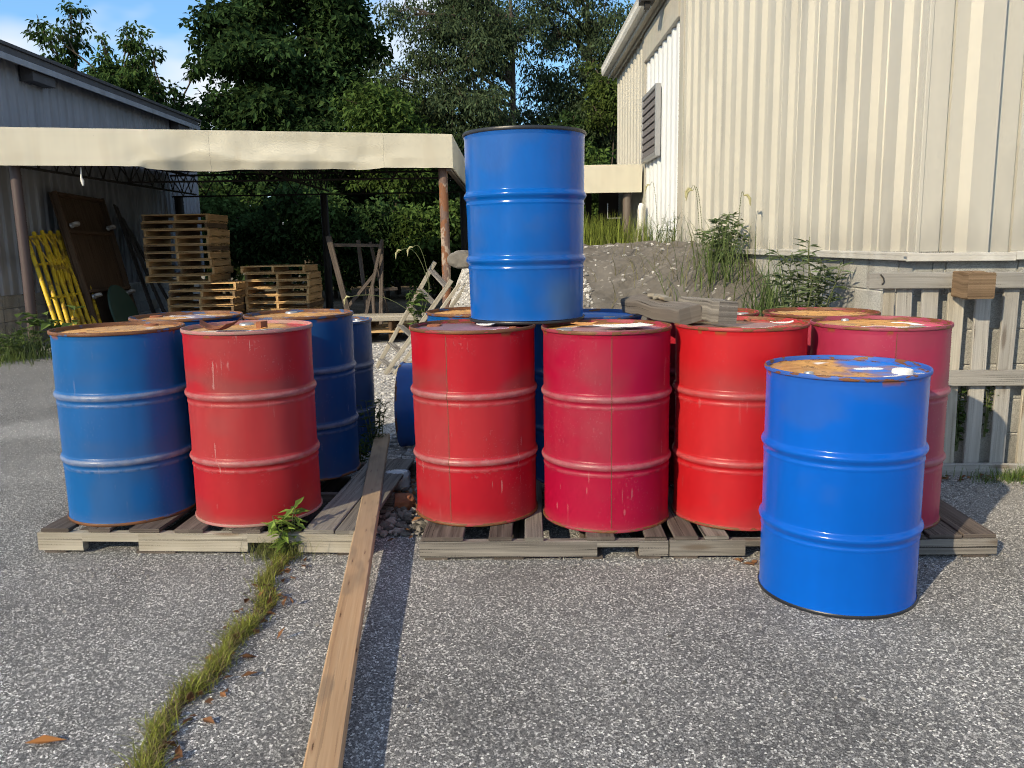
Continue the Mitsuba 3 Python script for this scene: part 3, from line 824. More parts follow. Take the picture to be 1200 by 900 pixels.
# ---------------------------------------------------------------- drums
HD = 0.876
RB_ = 0.2845


def body_profile():
    pr = [(0.2875, 0.010), (RB_, 0.020), (RB_, 0.05)]
    zz = np.arange(0.06, 0.842, 0.03)
    pts = list(zz[(np.abs(zz - HOOPS[0] + 0.02) > 0.055) & (np.abs(zz - HOOPS[1] + 0.02) > 0.055)])
    pr += [(RB_, z) for z in pts]
    for h in HOOPS:
        for t in np.linspace(-0.024, 0.024, 13):
            pr.append((RB_ + 0.0115 * (0.5 + 0.5 * math.cos(math.pi * t / 0.024)) ** 0.8, h + 0.002 + t))
        for t in (-0.010, -0.005, 0.0, 0.005, 0.010):
            pr.append((RB_ + 0.0028 * (0.5 + 0.5 * math.cos(math.pi * t / 0.010)), h - 0.036 + t))
    pr += [(RB_, 0.845), (0.2868, 0.860)]
    return sorted(pr, key=lambda q: q[1])


BODY = body_profile()


def place(v, x, y, z, yaw, tilt=(0, 0), R=None):
    c, s = math.cos(yaw), math.sin(yaw)
    M = np.array([[c, -s, 0], [s, c, 0], [0, 0, 1.0]])
    if R is not None: M = R @ M
    return v @ M.T + [x, y, z]


def drum(did, x, y, z, yaw, label, group, bung=None, taper=0.0, dents=1.0, R=None, dark_rim=False, seam=False):
    t = thing('steel_drum', label, 'drum', group)
    rgd = np.random.default_rng(did + 50)
    s0 = did * 5.3

    def rad(th, zz):
        q = np.stack([np.cos(th) * 1.4 + s0, np.sin(th) * 1.4, zz * 2.2], -1)
        q2 = np.stack([np.cos(th) * 3.4 + s0, np.sin(th) * 3.4, zz * 5], -1)
        return dents * ((meshkit.fbm(q, 2, did) - 0.5) * 0.006 + (meshkit.fbm(q2, 2, did + 9) - 0.5) * 0.0022) - taper * (1 - zz / HD)
    nd = 1 if did in (13, 14) else 4
    dz, dt, da, dsg = rgd.uniform(0.1, 0.82, nd), rgd.uniform(0, 6.28, nd), rgd.uniform(0.0015, 0.005, nd) * (0.4 if did in (13, 14) else 1), rgd.uniform(0.02, 0.06, nd)
    smooth_rad = rad

    def rad(th, zz):
        out = smooth_rad(th, zz)
        for k in range(nd):
            dth = (th - dt[k] + np.pi) % (2 * np.pi) - np.pi
            out = out - da[k] * np.exp(-((dth * 0.2845) ** 2 + (zz - dz[k]) ** 2 * 0.6) / (2 * dsg[k] ** 2))
        return out
    v, f, th, zz = lathe(BODY, 112, rad)
    part(t, 'body', (place(v, x, y, z, yaw, R=R), f), 'drum_paint', smooth=True, uv=np.stack([th * 0.2845 + 10 * did, zz], 1))
    # chimes
    top = [(0.2866, 0.861), (0.2905, 0.860), (0.2922, 0.864), (0.2922, 0.872), (0.2900, 0.876), (0.2862, 0.876), (0.2842, 0.873), (0.2835, 0.856)]
    bot = [(0.2835, 0.004), (0.2855, 0.0), (0.2905, 0.0), (0.2918, 0.003), (0.2918, 0.010), (0.2895, 0.0135), (0.2868, 0.0125)]
    v, f, th, zz = lathe(top, 112, lambda a, b: -taper * (1 - b / HD) + 0 * a)
    part(t, 'top_rim', (place(v, x, y, z, yaw, R=R), f), 'drum_rim_dark' if dark_rim else 'drum_rim', smooth=40 if dark_rim else True, uv=None if dark_rim else np.stack([th * 0.29 + 10 * did, zz], 1))
    v, f, th, zz = lathe(bot, 112, lambda a, b: -taper * (1 - b / HD) + 0 * a)
    dark_rim = dark_rim or did == 14
    part(t, 'bottom_rim', (place(v, x, y, z, yaw, R=R), f), 'drum_rim_dark' if dark_rim else 'drum_rim', smooth=40 if dark_rim else True, uv=None if dark_rim else np.stack([th * 0.29 + 10 * did, zz], 1))
    # lid with a shallow raised panel
    pr = [(0.0005, 0.862), (0.10, 0.8622), (0.20, 0.8615), (0.225, 0.860), (0.238, 0.8565), (0.262, 0.8555), (0.278, 0.8565), (0.2842, 0.8585)]
    v, f, th, zz = lathe(pr, 72, None)
    v[:, 2] += 0.003 * (meshkit.fbm(np.column_stack([v[:, :2] * 6 + s0, 0 * v[:, 0]]), 2, did) - 0.5)
    c, s = math.cos(yaw), math.sin(yaw)
    wx, wy = v[:, 0] * c - v[:, 1] * s, v[:, 0] * s + v[:, 1] * c
    part(t, 'lid', (place(v, x, y, z, yaw, R=R), f), 'drum_lid', smooth=True, uv=np.stack([wx + 4 * did, wy], 1))
    v, f, th, zz = lathe([(0.0005, 0.012), (0.2, 0.012), (0.284, 0.008)], 48, lambda a, b: -taper * (1 - b / HD) * (b > 2) + 0 * a)
    v[:, 2] = 0.020 - v[:, 2] * 0.5
    part(t, 'base', (place(v, x, y, z, yaw, R=R), f), 'steel_dark')
    if did not in (13, 15):
        ba = 1.9 + did * 0.8
        for br, bo, nm in ((0.034, 0.0, 'bung_plug'), (0.017, math.pi, 'small_plug')):
            if bung is not None and nm == 'bung_plug': continue
            v, f, th, zz = lathe([(0.0005, 0.8685), (br * 0.55, 0.8685), (br * 0.6, 0.870), (br * 0.9, 0.870), (br, 0.867), (br * 1.05, 0.859)], 22, None)
            part(t, nm, (v + [x + 0.205 * math.cos(ba + bo), y + 0.205 * math.sin(ba + bo), z], f), 'rust_plate' if did in (1, 3, 6, 7, 9, 11) else 'zinc', smooth=45)
    if bung is not None:
        bx, by, big, m = bung
        pr = [(0.0005, 0.878), (big * 0.75, 0.878), (big * 0.95, 0.8755), (big, 0.871), (big, 0.857)]
        v, f, th, zz = lathe(pr, 28, None)
        part(t, 'bung_cap', (v + [x + bx, y + by, z], f), m, smooth=45)
    if seam:
        zz = np.linspace(0.02, 0.85, 160)
        prf = np.array(sorted(BODY, key=lambda q: q[1]))
        rr = np.interp(zz, prf[:, 1], prf[:, 0]) + 0.0006
        al = 0.0017
        ring = []
        for sgn in (-1, 1):
            th_ = np.full_like(zz, sgn * al / 0.2845)
            r2 = rr + rad(th_, zz)
            ring.append(np.stack([r2 * np.cos(th_), r2 * np.sin(th_), zz], 1))
        v = np.stack(ring, 1).reshape(-1, 3)
        i = np.arange(len(zz) - 1) * 2
        f = np.vstack([np.stack([i, i + 1, i + 3], 1), np.stack([i, i + 3, i + 2], 1)])
        part(t, 'seam', (place(v, x, y, z, yaw, R=R), f), 'seam_line')
    return t


mat('seam_line', (0.13, 0.05, 0.03), 0.6, 0.3)
GL, GR = 'drums standing on the left pallet', 'drums standing on the right pallets'
ZL, ZR = 0.118, 0.108
drum(7, -1.836, 3.870, ZL, 2.0, 'blue drum with greyed hoops, front left on the left pallet', GL)
drum(0, -1.217, 3.826, ZL, 2.4, 'red drum with rust scraps on its lid, front right on the left pallet', GL)
drum(9, -1.763, 4.516, ZL, 1.0, 'blue drum behind the left pallet front row, mostly hidden, rusty lid with white scale', GL)
drum(8, -1.154, 4.519, ZL, 1.3, 'dark blue drum half hidden behind the red drum of the left pallet', GL)
drum(10, -1.205, 5.42, 0.0, 0.7, 'dark blue drum standing on the ground behind the left pallet', None)
drum(1, -0.177, 3.818, ZR - 0.002, -1.95, 'red drum with a dusty middle band, leftmost in the front row of the right pallets', GR, seam=True)
drum(2, 0.427, 3.714, ZR - 0.006, -1.60, 'crimson drum with a vertical seam under the right half of the stacked blue drum', GR, seam=True)
drum(3, 1.028, 3.696, ZR, 2.2, 'orange red drum with broken timber lying on its lid', GR)
drum(4, 1.633, 3.660, ZR - 0.004, -1.75, 'faded pink drum behind the blue drum that stands on the asphalt', GR, seam=True)
drum(11, -0.18, 4.62, ZR, 1.7, 'blue drum with a rust covered lid behind the leftmost red drum', GR)
drum(12, 0.40, 4.36, ZR - 0.004, 1.1, 'blue drum with a clean blue lid behind the crimson drum', GR)
drum(5, 1.005, 4.36, ZR - 0.004, 0.4, 'red drum behind the broken timber, only its rim showing', GR)
drum(6, 1.630, 4.36, ZR - 0.016, 0.2, 'red drum with a brown rusted lid behind the faded pink drum', GR)
drum(13, 0.078, 4.052, ZR + HD - 0.004, 0.3, 'glossy blue drum stacked on top of the red drums', None, taper=0.012, dents=0.6, dark_rim=True)
drum(14, 1.250, 3.062, 0.0, 0.9, 'bright blue drum standing alone on the asphalt in front', None, bung=(0.155, -0.12, 0.036, 'white_scrap'), dents=0.6)
RL = np.array([[0.08, 0.12, 1.0], [0.99, -0.12, -0.07], [0, 1, 0.0]])
RL = np.linalg.qr(np.column_stack([[0.05, 1.0, 0.0], [0.0, 0.05, 1.0], [1.0, -0.06, 0.0]]))[0]
RL = np.column_stack([[0.06, 0.998, 0.0], [0.0, 0.0, 1.0], [0.998, -0.06, 0.0]])
drum(15, -0.74, 5.50, 0.285, 0.3, 'blue drum lying on its side on the gravel behind the leftmost red drum', None, R=RL)


# debris on the lids
def flake(base, label, cat, pts, zc, m, thick=0.003, curl=0.0, seed=0, group=None):
    """a thin irregular sheet from an outline (x, y), bent upwards by curl"""
    import shapely.geometry as sg
    poly = sg.Polygon(pts)
    msh = trimesh.creation.extrude_polygon(poly, thick, engine='earcut')
    msh = msh.subdivide_to_size(0.02)
    v = np.array(msh.vertices)
    c = v[:, :2].mean(0)
    d = v[:, :2] - c
    v[:, 2] += zc + curl * (d[:, 0] ** 2 + 0.4 * d[:, 1] ** 2) + 0.006 * (meshkit.fbm(np.column_stack([v[:, :2] * 30, 0 * d[:, 0]]), 2, seed) - 0.5)
    k = new(base)
    put(k, (v, np.array(msh.faces)), m, smooth=35)
    lab(k, label, cat, group)


zl, zr = ZL + 0.866, ZR + 0.866
flake('rust_scrap', 'curled brown scrap of rusted sheet on the left pallet red drum', 'scrap', [(-1.36, 3.62), (-1.24, 3.60), (-1.20, 3.70), (-1.29, 3.74), (-1.39, 3.70)], zl + 0.004, 'rust_plate', curl=5.5, seed=1)
flake('orange_scrap', 'orange rust flake on the red drum of the left pallet', 'scrap', [(-1.19, 3.66), (-1.08, 3.64), (-1.09, 3.71), (-1.17, 3.73)], zl + 0.002, 'orange_flake', curl=4.0, seed=2)
flake('upright_scrap', 'thin brown sliver standing up on the red drum of the left pallet', 'scrap', [(-1.14, 3.70), (-1.115, 3.69), (-1.10, 3.74), (-1.125, 3.76)], zl + 0.006, 'rust_plate', thick=0.03, seed=3)
flake('white_scrap_sheet', 'torn white paper sheet on the crimson drum lid', 'paper', [(0.44, 3.58), (0.62, 3.60), (0.58, 3.72), (0.47, 3.71), (0.36, 3.64)], zr + 0.004, 'white_scrap', curl=0.4, seed=4)
flake('brown_flake', 'brown flake of rusted paint on the crimson drum lid', 'scrap', [(0.27, 3.74), (0.37, 3.73), (0.40, 3.79), (0.30, 3.82)], zr + 0.003, 'orange_flake', curl=2.0, seed=5)
flake('white_crumb', 'white crumbs beside the stacked drum on the leftmost red lid', 'scrap', [(-0.16, 3.80), (-0.09, 3.78), (-0.07, 3.82), (-0.13, 3.84)], zr + 0.003, 'white_scrap', thick=0.004, curl=3.0, seed=6)
flake('white_strip', 'torn white strip on the right side of the orange red drum lid', 'scrap', [(1.14, 3.64), (1.24, 3.63), (1.25, 3.66), (1.18, 3.68)], zr + 0.004, 'white_scrap', thick=0.003, curl=3.0, seed=7)

# ---------------------------------------------------------------- pallets under the drums


def rotz(p, o, a):
    c, s = math.cos(a), math.sin(a)
    return np.array([o[0] + c * p[0] - s * p[1], o[1] + s * p[0] + c * p[1], p[2]])


def notched(mb, o, ang, u0, u1, v, z0, z1, t, notches, uid):
    """stringer with notches cut from below, built as butted pieces"""
    cur = u0
    zs = z0 + 0.042
    for a, b in notches:
        bar(mb, rotz((cur, v, (z0 + z1) / 2), o, ang), rotz((a, v, (z0 + z1) / 2), o, ang), t, z1 - z0, 0.003, uid=uid)
        bar(mb, rotz((a, v, (zs + z1) / 2), o, ang), rotz((b, v, (zs + z1) / 2), o, ang), t, z1 - zs, 0.003, uid=uid)
        cur = b
    bar(mb, rotz((cur, v, (z0 + z1) / 2), o, ang), rotz((u1, v, (z0 + z1) / 2), o, ang), t, z1 - z0, 0.003, uid=uid)


def floor_pallet(label, o, ang, width, depth, boards, notches, ms, md, ztop, extra=()):
    t = thing('weathered_pallet', label, 'pallet')
    zs = ztop - 0.02
    for i, vv in enumerate((0.022, depth / 2, depth - 0.022)):
        mb = MB(); notched(mb, o, ang, 0, width, vv, 0.014, zs, 0.042, notches, 400 + i + int(width * 100))
        partmb(t, 'stringer', mb, ms if i == 0 else md)
    for u0, u1, m in boards:
        mb = MB()
        jitter = 0.006 * (hash_(u0) - 0.5)
        bar(mb, rotz(((u0 + u1) / 2, 0.004 + jitter, ztop - 0.009), o, ang), rotz(((u0 + u1) / 2 + jitter, depth, ztop - 0.009), o, ang), u1 - u0, 0.017, 0.003, segs=4, rough=0.0015)
        partmb(t, 'deck_board', mb, m)
    for u0, u1 in ((0.02, 0.12), (width * 0.3, width * 0.42), (width * 0.66, width * 0.74), (width - 0.13, width - 0.03)):
        mb = MB(); bar(mb, rotz(((u0 + u1) / 2, 0.012, 0.005), o, ang), rotz(((u0 + u1) / 2, depth, 0.005), o, ang), u1 - u0, 0.014, 0.002)
        partmb(t, 'foot_board', mb, md)
    return t


def hash_(a): return (math.sin(a * 127.1) * 43758.5453) % 1.0


floor_pallet('grey weathered pallet under the four left drums', (-2.152, 3.575), -0.07, 1.50, 1.23,
             [(0.02, 0.15, 'wood_dark'), (0.24, 0.34, 'wood_dark'), (0.43, 0.57, 'wood_dark'), (0.64, 0.77, 'wood_dark'), (0.90, 1.03, 'wood_dark'), (1.225, 1.36, 'wood_grey'), (1.368, 1.495, 'wood_grey')],
             [(0.21, 0.47), (0.97, 1.20)], 'wood_pale', 'wood_dark', ZL)
floor_pallet('grey weathered pallet under the leftmost red and the crimson drum', (-0.412, 3.403), -0.030, 1.068, 1.50,
             [(0.01, 0.19, 'wood_dark'), (0.30, 0.40, 'wood_dark'), (0.455, 0.535, 'wood_grey'), (0.72, 0.84, 'wood_dark'), (0.97, 1.06, 'wood_dark')],
             [(0.765, 0.945)], 'wood_grey', 'wood_dark', ZR - 0.004)
floor_pallet('grey weathered pallet under the orange red and the faded pink drum', (0.662, 3.370), -0.030, 1.375, 1.50,
             [(0.02, 0.12, 'wood_dark'), (0.15, 0.25, 'wood_grey'), (0.42, 0.54, 'wood_dark'), (0.7, 0.82, 'wood_dark'), (0.95, 1.07, 'wood_dark'), (1.09, 1.225, 'wood_dark'), (1.235, 1.37, 'wood_dark')],
             [(0.32, 0.55)], 'wood_grey', 'wood_dark', ZR - 0.004)

# long pine plank
mb = MB(); bar(mb, (-0.375, 0.75, 0.022), (-0.832, 5.16, 0.146), 0.094, 0.038, 0.005, segs=10, rough=0.0012)
putmb(new('pine_plank'), mb, 'wood_pine'); lab('pine_plank', 'long new pine plank lying from the left pallet across the asphalt', 'plank')


# ---------------------------------------------------------------- broken timbers on the drum
def hewn(name, label, p0, p1, w, t, m, seed, upv=(0, 0, 1)):
    mb = MB(); bar(mb, p0, p1, w, t, 0.008, up=upv, segs=7, rough=0.004)
    v, f, uv = mb.arrays()
    v = v + 0.004 * (np.stack([meshkit.fbm(v * 14 + k * 7, 3, seed) for k in range(3)], 1) - 0.5)
    k = new(name); put(k, (v, f), m, uv=uv); lab(k, label, 'timber')


hewn('timber_block', 'short squared grey timber with its end facing right on the orange red drum', (0.945, 3.60, 1.034), (0.83, 3.90, 1.037), 0.098, 0.100, 'wood_grey', 3, (0.08, 0.0, 1))
hewn('timber_beam', 'split grey timber beam reaching back from the orange red drum', (0.80, 3.68, 1.018), (0.62, 4.26, 1.034), 0.115, 0.074, 'wood_timber', 5, (-0.22, 0, 1))
hewn('timber_splinter', 'thin split board lying on top of the broken timber beam', (0.745, 3.92, 1.075), (0.69, 4.06, 1.084), 0.05, 0.018, 'wood_pale', 9, (0.1, 0, 1))

# ---------------------------------------------------------------- slat rack by the wall
FR = thing('slat_rack', 'grey wooden slat rack leaning against the block wall at the right', 'rack')
for z0, z1, x0, x1, yy in ((1.063, 1.150, 1.972, 3.6, 4.592), (0.515, 0.602, 2.10, 3.6, 4.588), (-0.005, 0.062, 2.10, 3.6, 4.586)):
    mb = MB(); bar(mb, (x0, yy, (z0 + z1) / 2 + 0.003), (x1, yy, (z0 + z1) / 2 - 0.01), 0.036, z1 - z0, 0.004, segs=5, rough=0.002); partmb(FR, 'rail', mb, 'wood_fence')
for i, (a, b) in enumerate(((2.075, 2.136), (2.144, 2.231), (2.288, 2.379), (2.437, 2.528), (2.59, 2.677), (2.744, 2.83), (2.90, 2.985), (3.05, 3.14), (3.21, 3.3))):
    mb = MB(); xm = (a + b) / 2; lean = 0.03 * (hash_(i + 3) - 0.5)
    bar(mb, (xm + lean, 4.624, 0.0), (xm, 4.626, 1.13), b - a, 0.019, 0.003, up=(0, 1, 0), segs=4, rough=0.0015); partmb(FR, 'slat', mb, 'wood_fence' if i % 3 else 'wood_pale')
mb = MB(); bar(mb, (2.497, 4.573, 1.087), (2.490, 4.40, 1.084), 0.142, 0.140, 0.007, segs=3, rough=0.003); partmb(FR, 'post_stub', mb, 'wood_stub', label='sawn brown post end sticking out of the top rail')
part(FR, 'hook', tube_vf([(2.03, 4.571, 1.145), (2.045, 4.568, 1.125), (2.05, 4.568, 1.105), (2.04, 4.57, 1.09)], 0.004, 6), 'steel_dark', smooth=True)

# ---------------------------------------------------------------- shipping pallets in the carport
def ship_pallet(label, group, x, y, z, yaw, seed, base='pine_pallet', m='wood_pallet'):
    t = thing(base, label, 'pallet', group)
    rp = np.random.default_rng(seed)
    o, W, D_ = (x, y), 1.12, 1.02
    for i, u in enumerate((0.02, W / 2, W - 0.02)):
        mb = MB(); bar(mb, rotz((u, 0.0, z + 0.062), o, yaw), rotz((u, D_, z + 0.062), o, yaw), 0.04, 0.085, 0.002); partmb(t, 'stringer', mb, m if rp.random() < 0.8 else 'wood_stub')
    nb = 7
    for i in range(nb):
        vv = 0.05 + (D_ - 0.1) * i / (nb - 1)
        mb = MB(); bar(mb, rotz((-0.005, vv, z + 0.114 + 0.001 * rp.random()), o, yaw), rotz((W + 0.005, vv, z + 0.114), o, yaw), 0.095, 0.017, 0.002); partmb(t, 'deck_board', mb, m)
    for vv in (0.05, D_ / 2, D_ - 0.05):
        mb = MB(); bar(mb, rotz((0, vv, z + 0.010), o, yaw), rotz((W, vv, z + 0.010), o, yaw), 0.095, 0.016, 0.002); partmb(t, 'base_board', mb, m)


ORD = ['top', 'second', 'third', 'fourth', 'fifth', 'sixth', 'seventh', 'eighth', 'ninth', 'tenth', 'eleventh', 'twelfth', 'thirteenth', 'fourteenth', 'fifteenth', 'sixteenth']
rs = np.random.default_rng(12)
NP, PH = 15, 0.1285
for k in range(NP):                                             # from the ground up
    z = 0.02 + PH * k
    if k < 6: x, y = -5.92 + 0.035 * k + rs.normal(0, 0.012), 14.2 - 0.03 * k
    else: x, y = -6.22 + rs.normal(0, 0.018), 14.32 + rs.normal(0, 0.015)
    pos = NP - 1 - k
    ship_pallet(f'{ORD[pos]} pine pallet from the top of the tall left stack' if pos else 'topmost pine pallet of the tall left stack', 'pallets in the tall left stack', x, y, z, rs.normal(0, 0.012), k)
NQ = 8
for k in range(NQ):
    z = 0.02 + PH * k
    pos = NQ - 1 - k
    ship_pallet(f'{ORD[pos]} pine pallet from the top of the low right stack' if pos else 'topmost pine pallet of the low right stack', 'pallets in the low right stack', -4.66 + rs.normal(0, 0.012) + (-0.05 if k == NQ - 1 else 0), 14.62 + rs.normal(0, 0.012), z, rs.normal(0, 0.012), 40 + k)
# skids on the gravel
for k in range(2):
    t = thing('flat_skid', ['lower flat wooden skid on the gravel before the carport', 'upper flat wooden skid on the gravel before the carport'][k], 'skid')
    z = 0.02 + 0.165 * k
    for vv in (11.7, 12.1, 12.5):
        mb = MB(); bar(mb, (-2.5, vv, z + 0.14), (-1.0 - 0.06 * k, vv + 0.05, z + 0.14), 0.3, 0.022, 0.003); partmb(t, 'deck_board', mb, 'wood_pallet' if k == 0 else 'wood_pale')
    for u in (-2.4, -2.05, -1.7, -1.35, -1.1):
        mb = MB(); bar(mb, (u, 11.62, z + 0.062), (u + 0.02, 12.6, z + 0.062), 0.045, 0.125, 0.003); partmb(t, 'runner', mb, 'wood_brown')

# ---------------------------------------------------------------- things along the grey wall
# yellow scaffold frames
for i in range(5):
    t = thing('scaffold_frame', ['frontmost yellow scaffold frame leaning on the grey wall', 'second yellow scaffold frame from the front on the grey wall', 'middle yellow scaffold frame on the grey wall',
                                 'fourth yellow scaffold frame from the front on the grey wall', 'rearmost yellow scaffold frame beside the brown platform'][i], 'scaffold frame', 'yellow scaffold frames leaning together')
    sx = 0.085 * i
    ya, yb = 11.62 + 0.10 * i, 12.62 + 0.13 * i
    def P_(s, h): # s 0..1 along the frame's width, h 0..1 up
        b0 = np.array([-6.30 - 0.02 * i + 0.03 * s, ya + (0.55) * s + 0.16 * i * 0.5, 0.02]); t0 = np.array([-7.08 + 0.03 * i * 0.2, ya + 0.72 + 0.45 * s + 0.11 * i, 1.62 + 0.05 * hash_(i)])
        return b0 + (t0 - b0) * h
    for s in (0.0, 1.0): part(t, 'leg', tube_vf([P_(s, 0), P_(s, 0.5), P_(s, 1.0)], 0.031, 10), 'yellow_paint', smooth=40)
    for h in (0.97, 0.72, 0.42, 0.12): part(t, 'rung', tube_vf([P_(0.0, h), P_(1.0, h)], 0.016, 8), 'yellow_paint', smooth=40)
    part(t, 'brace', tube_vf([P_(0.15, 0.97), P_(0.95, 0.66)], 0.015, 8), 'yellow_paint', smooth=40)
# brown rolling platform leaning on the wall
PL = thing('rolling_platform', 'brown wooden rolling platform with four castors leaning on the grey wall', 'platform')
b0, b1, t0, t1 = np.array([-6.42, 12.75, 0.05]), np.array([-6.42, 14.25, 0.05]), np.array([-7.1, 13.15, 2.26]), np.array([-7.1, 14.75, 2.22])


def pq(s, h, o=0.0):
    nn = np.cross(b1 - b0, t0 - b0); nn = nn / np.linalg.norm(nn)
    if nn[0] < 0: nn = -nn
    return (b0 * (1 - s) + b1 * s) * (1 - h) + (t0 * (1 - s) + t1 * s) * h + nn * o


qv = [pq(0, 0), pq(1, 0), pq(1, 1), pq(0, 1), pq(0, 0, -0.02), pq(1, 0, -0.02), pq(1, 1, -0.02), pq(0, 1, -0.02)]
part(PL, 'plywood_deck', (np.array(qv), np.array([[0, 1, 2], [0, 2, 3], [4, 6, 5], [4, 7, 6], [0, 5, 1], [0, 4, 5], [1, 6, 2], [1, 5, 6], [2, 7, 3], [2, 6, 7], [3, 4, 0], [3, 7, 4]])), 'wood_brown',
     uv=np.array([[0, 0], [0, 1.5], [2.2, 1.5], [2.2, 0]] * 2) + 700)
nn = pq(0, 0, 1.0) - pq(0, 0)
for a, b in (((0.03, 0), (0.03, 1)), ((0.97, 0), (0.97, 1)), ((0.06, 0.985), (0.94, 0.985)), ((0.06, 0.72), (0.94, 0.72)), ((0.06, 0.30), (0.94, 0.30)), ((0.06, 0.02), (0.94, 0.02))):
    mb = MB(); bar(mb, pq(*a, 0.045), pq(*b, 0.045), 0.045, 0.085, 0.004, up=nn); partmb(PL, 'frame_board', mb, 'wood_brown')
for s, h in ((0.12, 0.76), (0.88, 0.76), (0.12, 0.26), (0.88, 0.26)):
    c = pq(s, h, 0.15)
    ax = (pq(s, h + 0.1) - pq(s, h)); ax /= np.linalg.norm(ax)
    cz = part(PL, 'castor', tube_vf([pq(s, h, 0.07), pq(s, h, 0.11), c], [0.045, 0.035, 0.02], 10), 'zinc', smooth=40)
    ring = [c + ax * d for d in (-0.022, -0.02, 0.02, 0.022)]
    part(cz, 'wheel', tube_vf(ring, [0.05, 0.062, 0.062, 0.05], 20), 'wheel_grey', smooth=30)
# green round-topped board and dark boards
th = np.linspace(0, np.pi, 18)
arc = [(13.05 + 0.42 * (1 - math.cos(a)), 0.35 + 0.46 * math.sin(a)) for a in th]
out = [(13.05, 0.0)] + arc + [(13.89, 0.0)]
import shapely.geometry as sg
ms = trimesh.creation.extrude_polygon(sg.Polygon(out), 0.03, engine='earcut')
v = np.array(ms.vertices); v = np.stack([-6.12 - 0.3 * v[:, 1] + v[:, 2], v[:, 0] - 0.1, v[:, 1]], 1)
put(new('round_topped_board'), (v, np.array(ms.faces)), 'green_dull'); lab('round_topped_board', 'dull green round topped board standing against the brown platform', 'board')
for i in range(3):
    mb = MB(); bar(mb, (-6.35 + 0.1 * i, 14.9 + 0.25 * i, 0.02), (-7.12, 15.35 + 0.22 * i, 2.15 - 0.2 * i), 0.20, 0.025, 0.003, up=(1, 0.2, 0.4))
    putmb(new('leaning_board'), mb, 'wood_dark'); lab(['leaning_board', 'leaning_board_001', 'leaning_board_002'][i], ['tallest dark board leaning on the wall right of the brown platform', 'middle dark board leaning on the wall right of the brown platform', 'shortest dark board nearest the tall pallet stack'][i], 'board', 'dark boards leaning on the grey wall')

# leaning timber frame in the carport
WF = thing('crossed_trestle', 'brown timber trestle of crossed boards standing behind the pallets', 'frame')
for p0, p1, w in (((-2.52, 13.2, 0.0), (-2.86, 13.3, 1.52), 0.085), ((-2.05, 13.0, 0.0), (-2.1, 13.8, 1.42), 0.06), ((-2.3, 13.4, 0.0), (-2.5, 13.9, 1.45), 0.06), ((-2.36, 13.1, 0.0), (-2.06, 13.6, 1.45), 0.05),
                  ((-2.02, 13.9, 0.0), (-2.32, 14.0, 1.42), 0.05), ((-2.8, 13.32, 1.38), (-2.1, 13.72, 1.36), 0.05), ((-2.75, 13.4, 0.25), (-2.15, 13.5, 0.95), 0.05), ((-2.18, 13.25, 0.0), (-2.2, 13.3, 0.72), 0.05), ((-2.25, 13.3, 0.66), (-1.85, 13.6, 0.66), 0.045)):
    mb = MB(); bar(mb, p0, p1, w, 0.04, 0.003, up=(0.1, 1, 0.1)); partmb(WF, 'board', mb, 'wood_dark')

# step ladder lying against the heap
SL = thing('wooden_ladder', 'weathered grey step ladder leaning on the gravel heap', 'ladder')
fa, fb, ta, tb = np.array([-1.50, 9.12, 0.02]), np.array([-1.33, 8.62, 0.02]), np.array([-0.80, 8.95, 1.17]), np.array([-0.60, 8.55, 0.99])
for a, b in ((fa, ta), (fb, tb)):
    mb = MB(); bar(mb, a, b, 0.026, 0.046, 0.004, up=(0.8, 0.1, -0.5)); partmb(SL, 'rail', mb, 'wood_pale')
for i, h in enumerate((0.08, 0.24, 0.41, 0.58, 0.75, 0.93)):
    mb = MB(); bar(mb, fa + (ta - fa) * h, fb + (tb - fb) * h, 0.075, 0.016, 0.003, up=(0.1, 0, 1)); partmb(SL, 'tread', mb, 'wood_grey')
for i, o in enumerate((0.10, 0.2)):
    mb = MB(); bar(mb, fb + np.array([o, -0.02, 0.0]), tb + np.array([o * 0.8, -0.02, -0.04]), 0.022, 0.036, 0.003, up=(0.8, 0.1, -0.5)); partmb(SL, 'rear_rail', mb, 'wood_pale')

# concrete lump on the heap, rubble between the pallets, plastic film
def rock(name, label, cat, c, s, m, seed, group=None):
    ic = trimesh.creation.icosphere(3); v = np.array(ic.vertices)
    d = 1 + 0.9 * (meshkit.fbm(v * 1.3 + seed, 3, seed) - 0.5) + 0.3 * (meshkit.fbm(v * 5 + seed, 3, seed) - 0.5)
    v = v * d[:, None]
    v = np.sign(v) * np.abs(v) ** 0.7
    k = new(name); put(k, (v * s + c, np.array(ic.faces)), m, smooth=28); lab(k, label, cat, group)


rock('concrete_lump', 'grey concrete lump on the top left of the gravel heap', 'rubble', (-0.50, 8.8, 1.19), (0.14, 0.14, 0.10), 'concrete', 2)
rock('rubble_brick', 'reddish brick lump in the gap between the two pallet groups', 'rubble', (-0.60, 4.15, 0.035), (0.08, 0.06, 0.04), 'rust_plate', 4)
rock('plastic_film', 'crumpled clear plastic film between the plank and the leftmost red drum', 'plastic', (-0.64, 4.42, 0.07), (0.07, 0.06, 0.06), 'film_clear', 9)
rg = np.random.default_rng(31)
P = np.stack([rg.uniform(-0.72, -0.42, 500), rg.uniform(3.7, 5.0, 500), np.full(500, 0.012)], 1)
v, f, c = stones(P, rg.uniform(0.006, 0.03, 500), rg.uniform(0.04, 0.3, (500, 1)) * np.array([[1, 0.92, 0.82]]), rg)
put('rubble_stones', (v, f), 'stone', color=c); lab('rubble_stones', 'loose stones and debris in the gap between the pallets', 'rubble', kind='stuff')


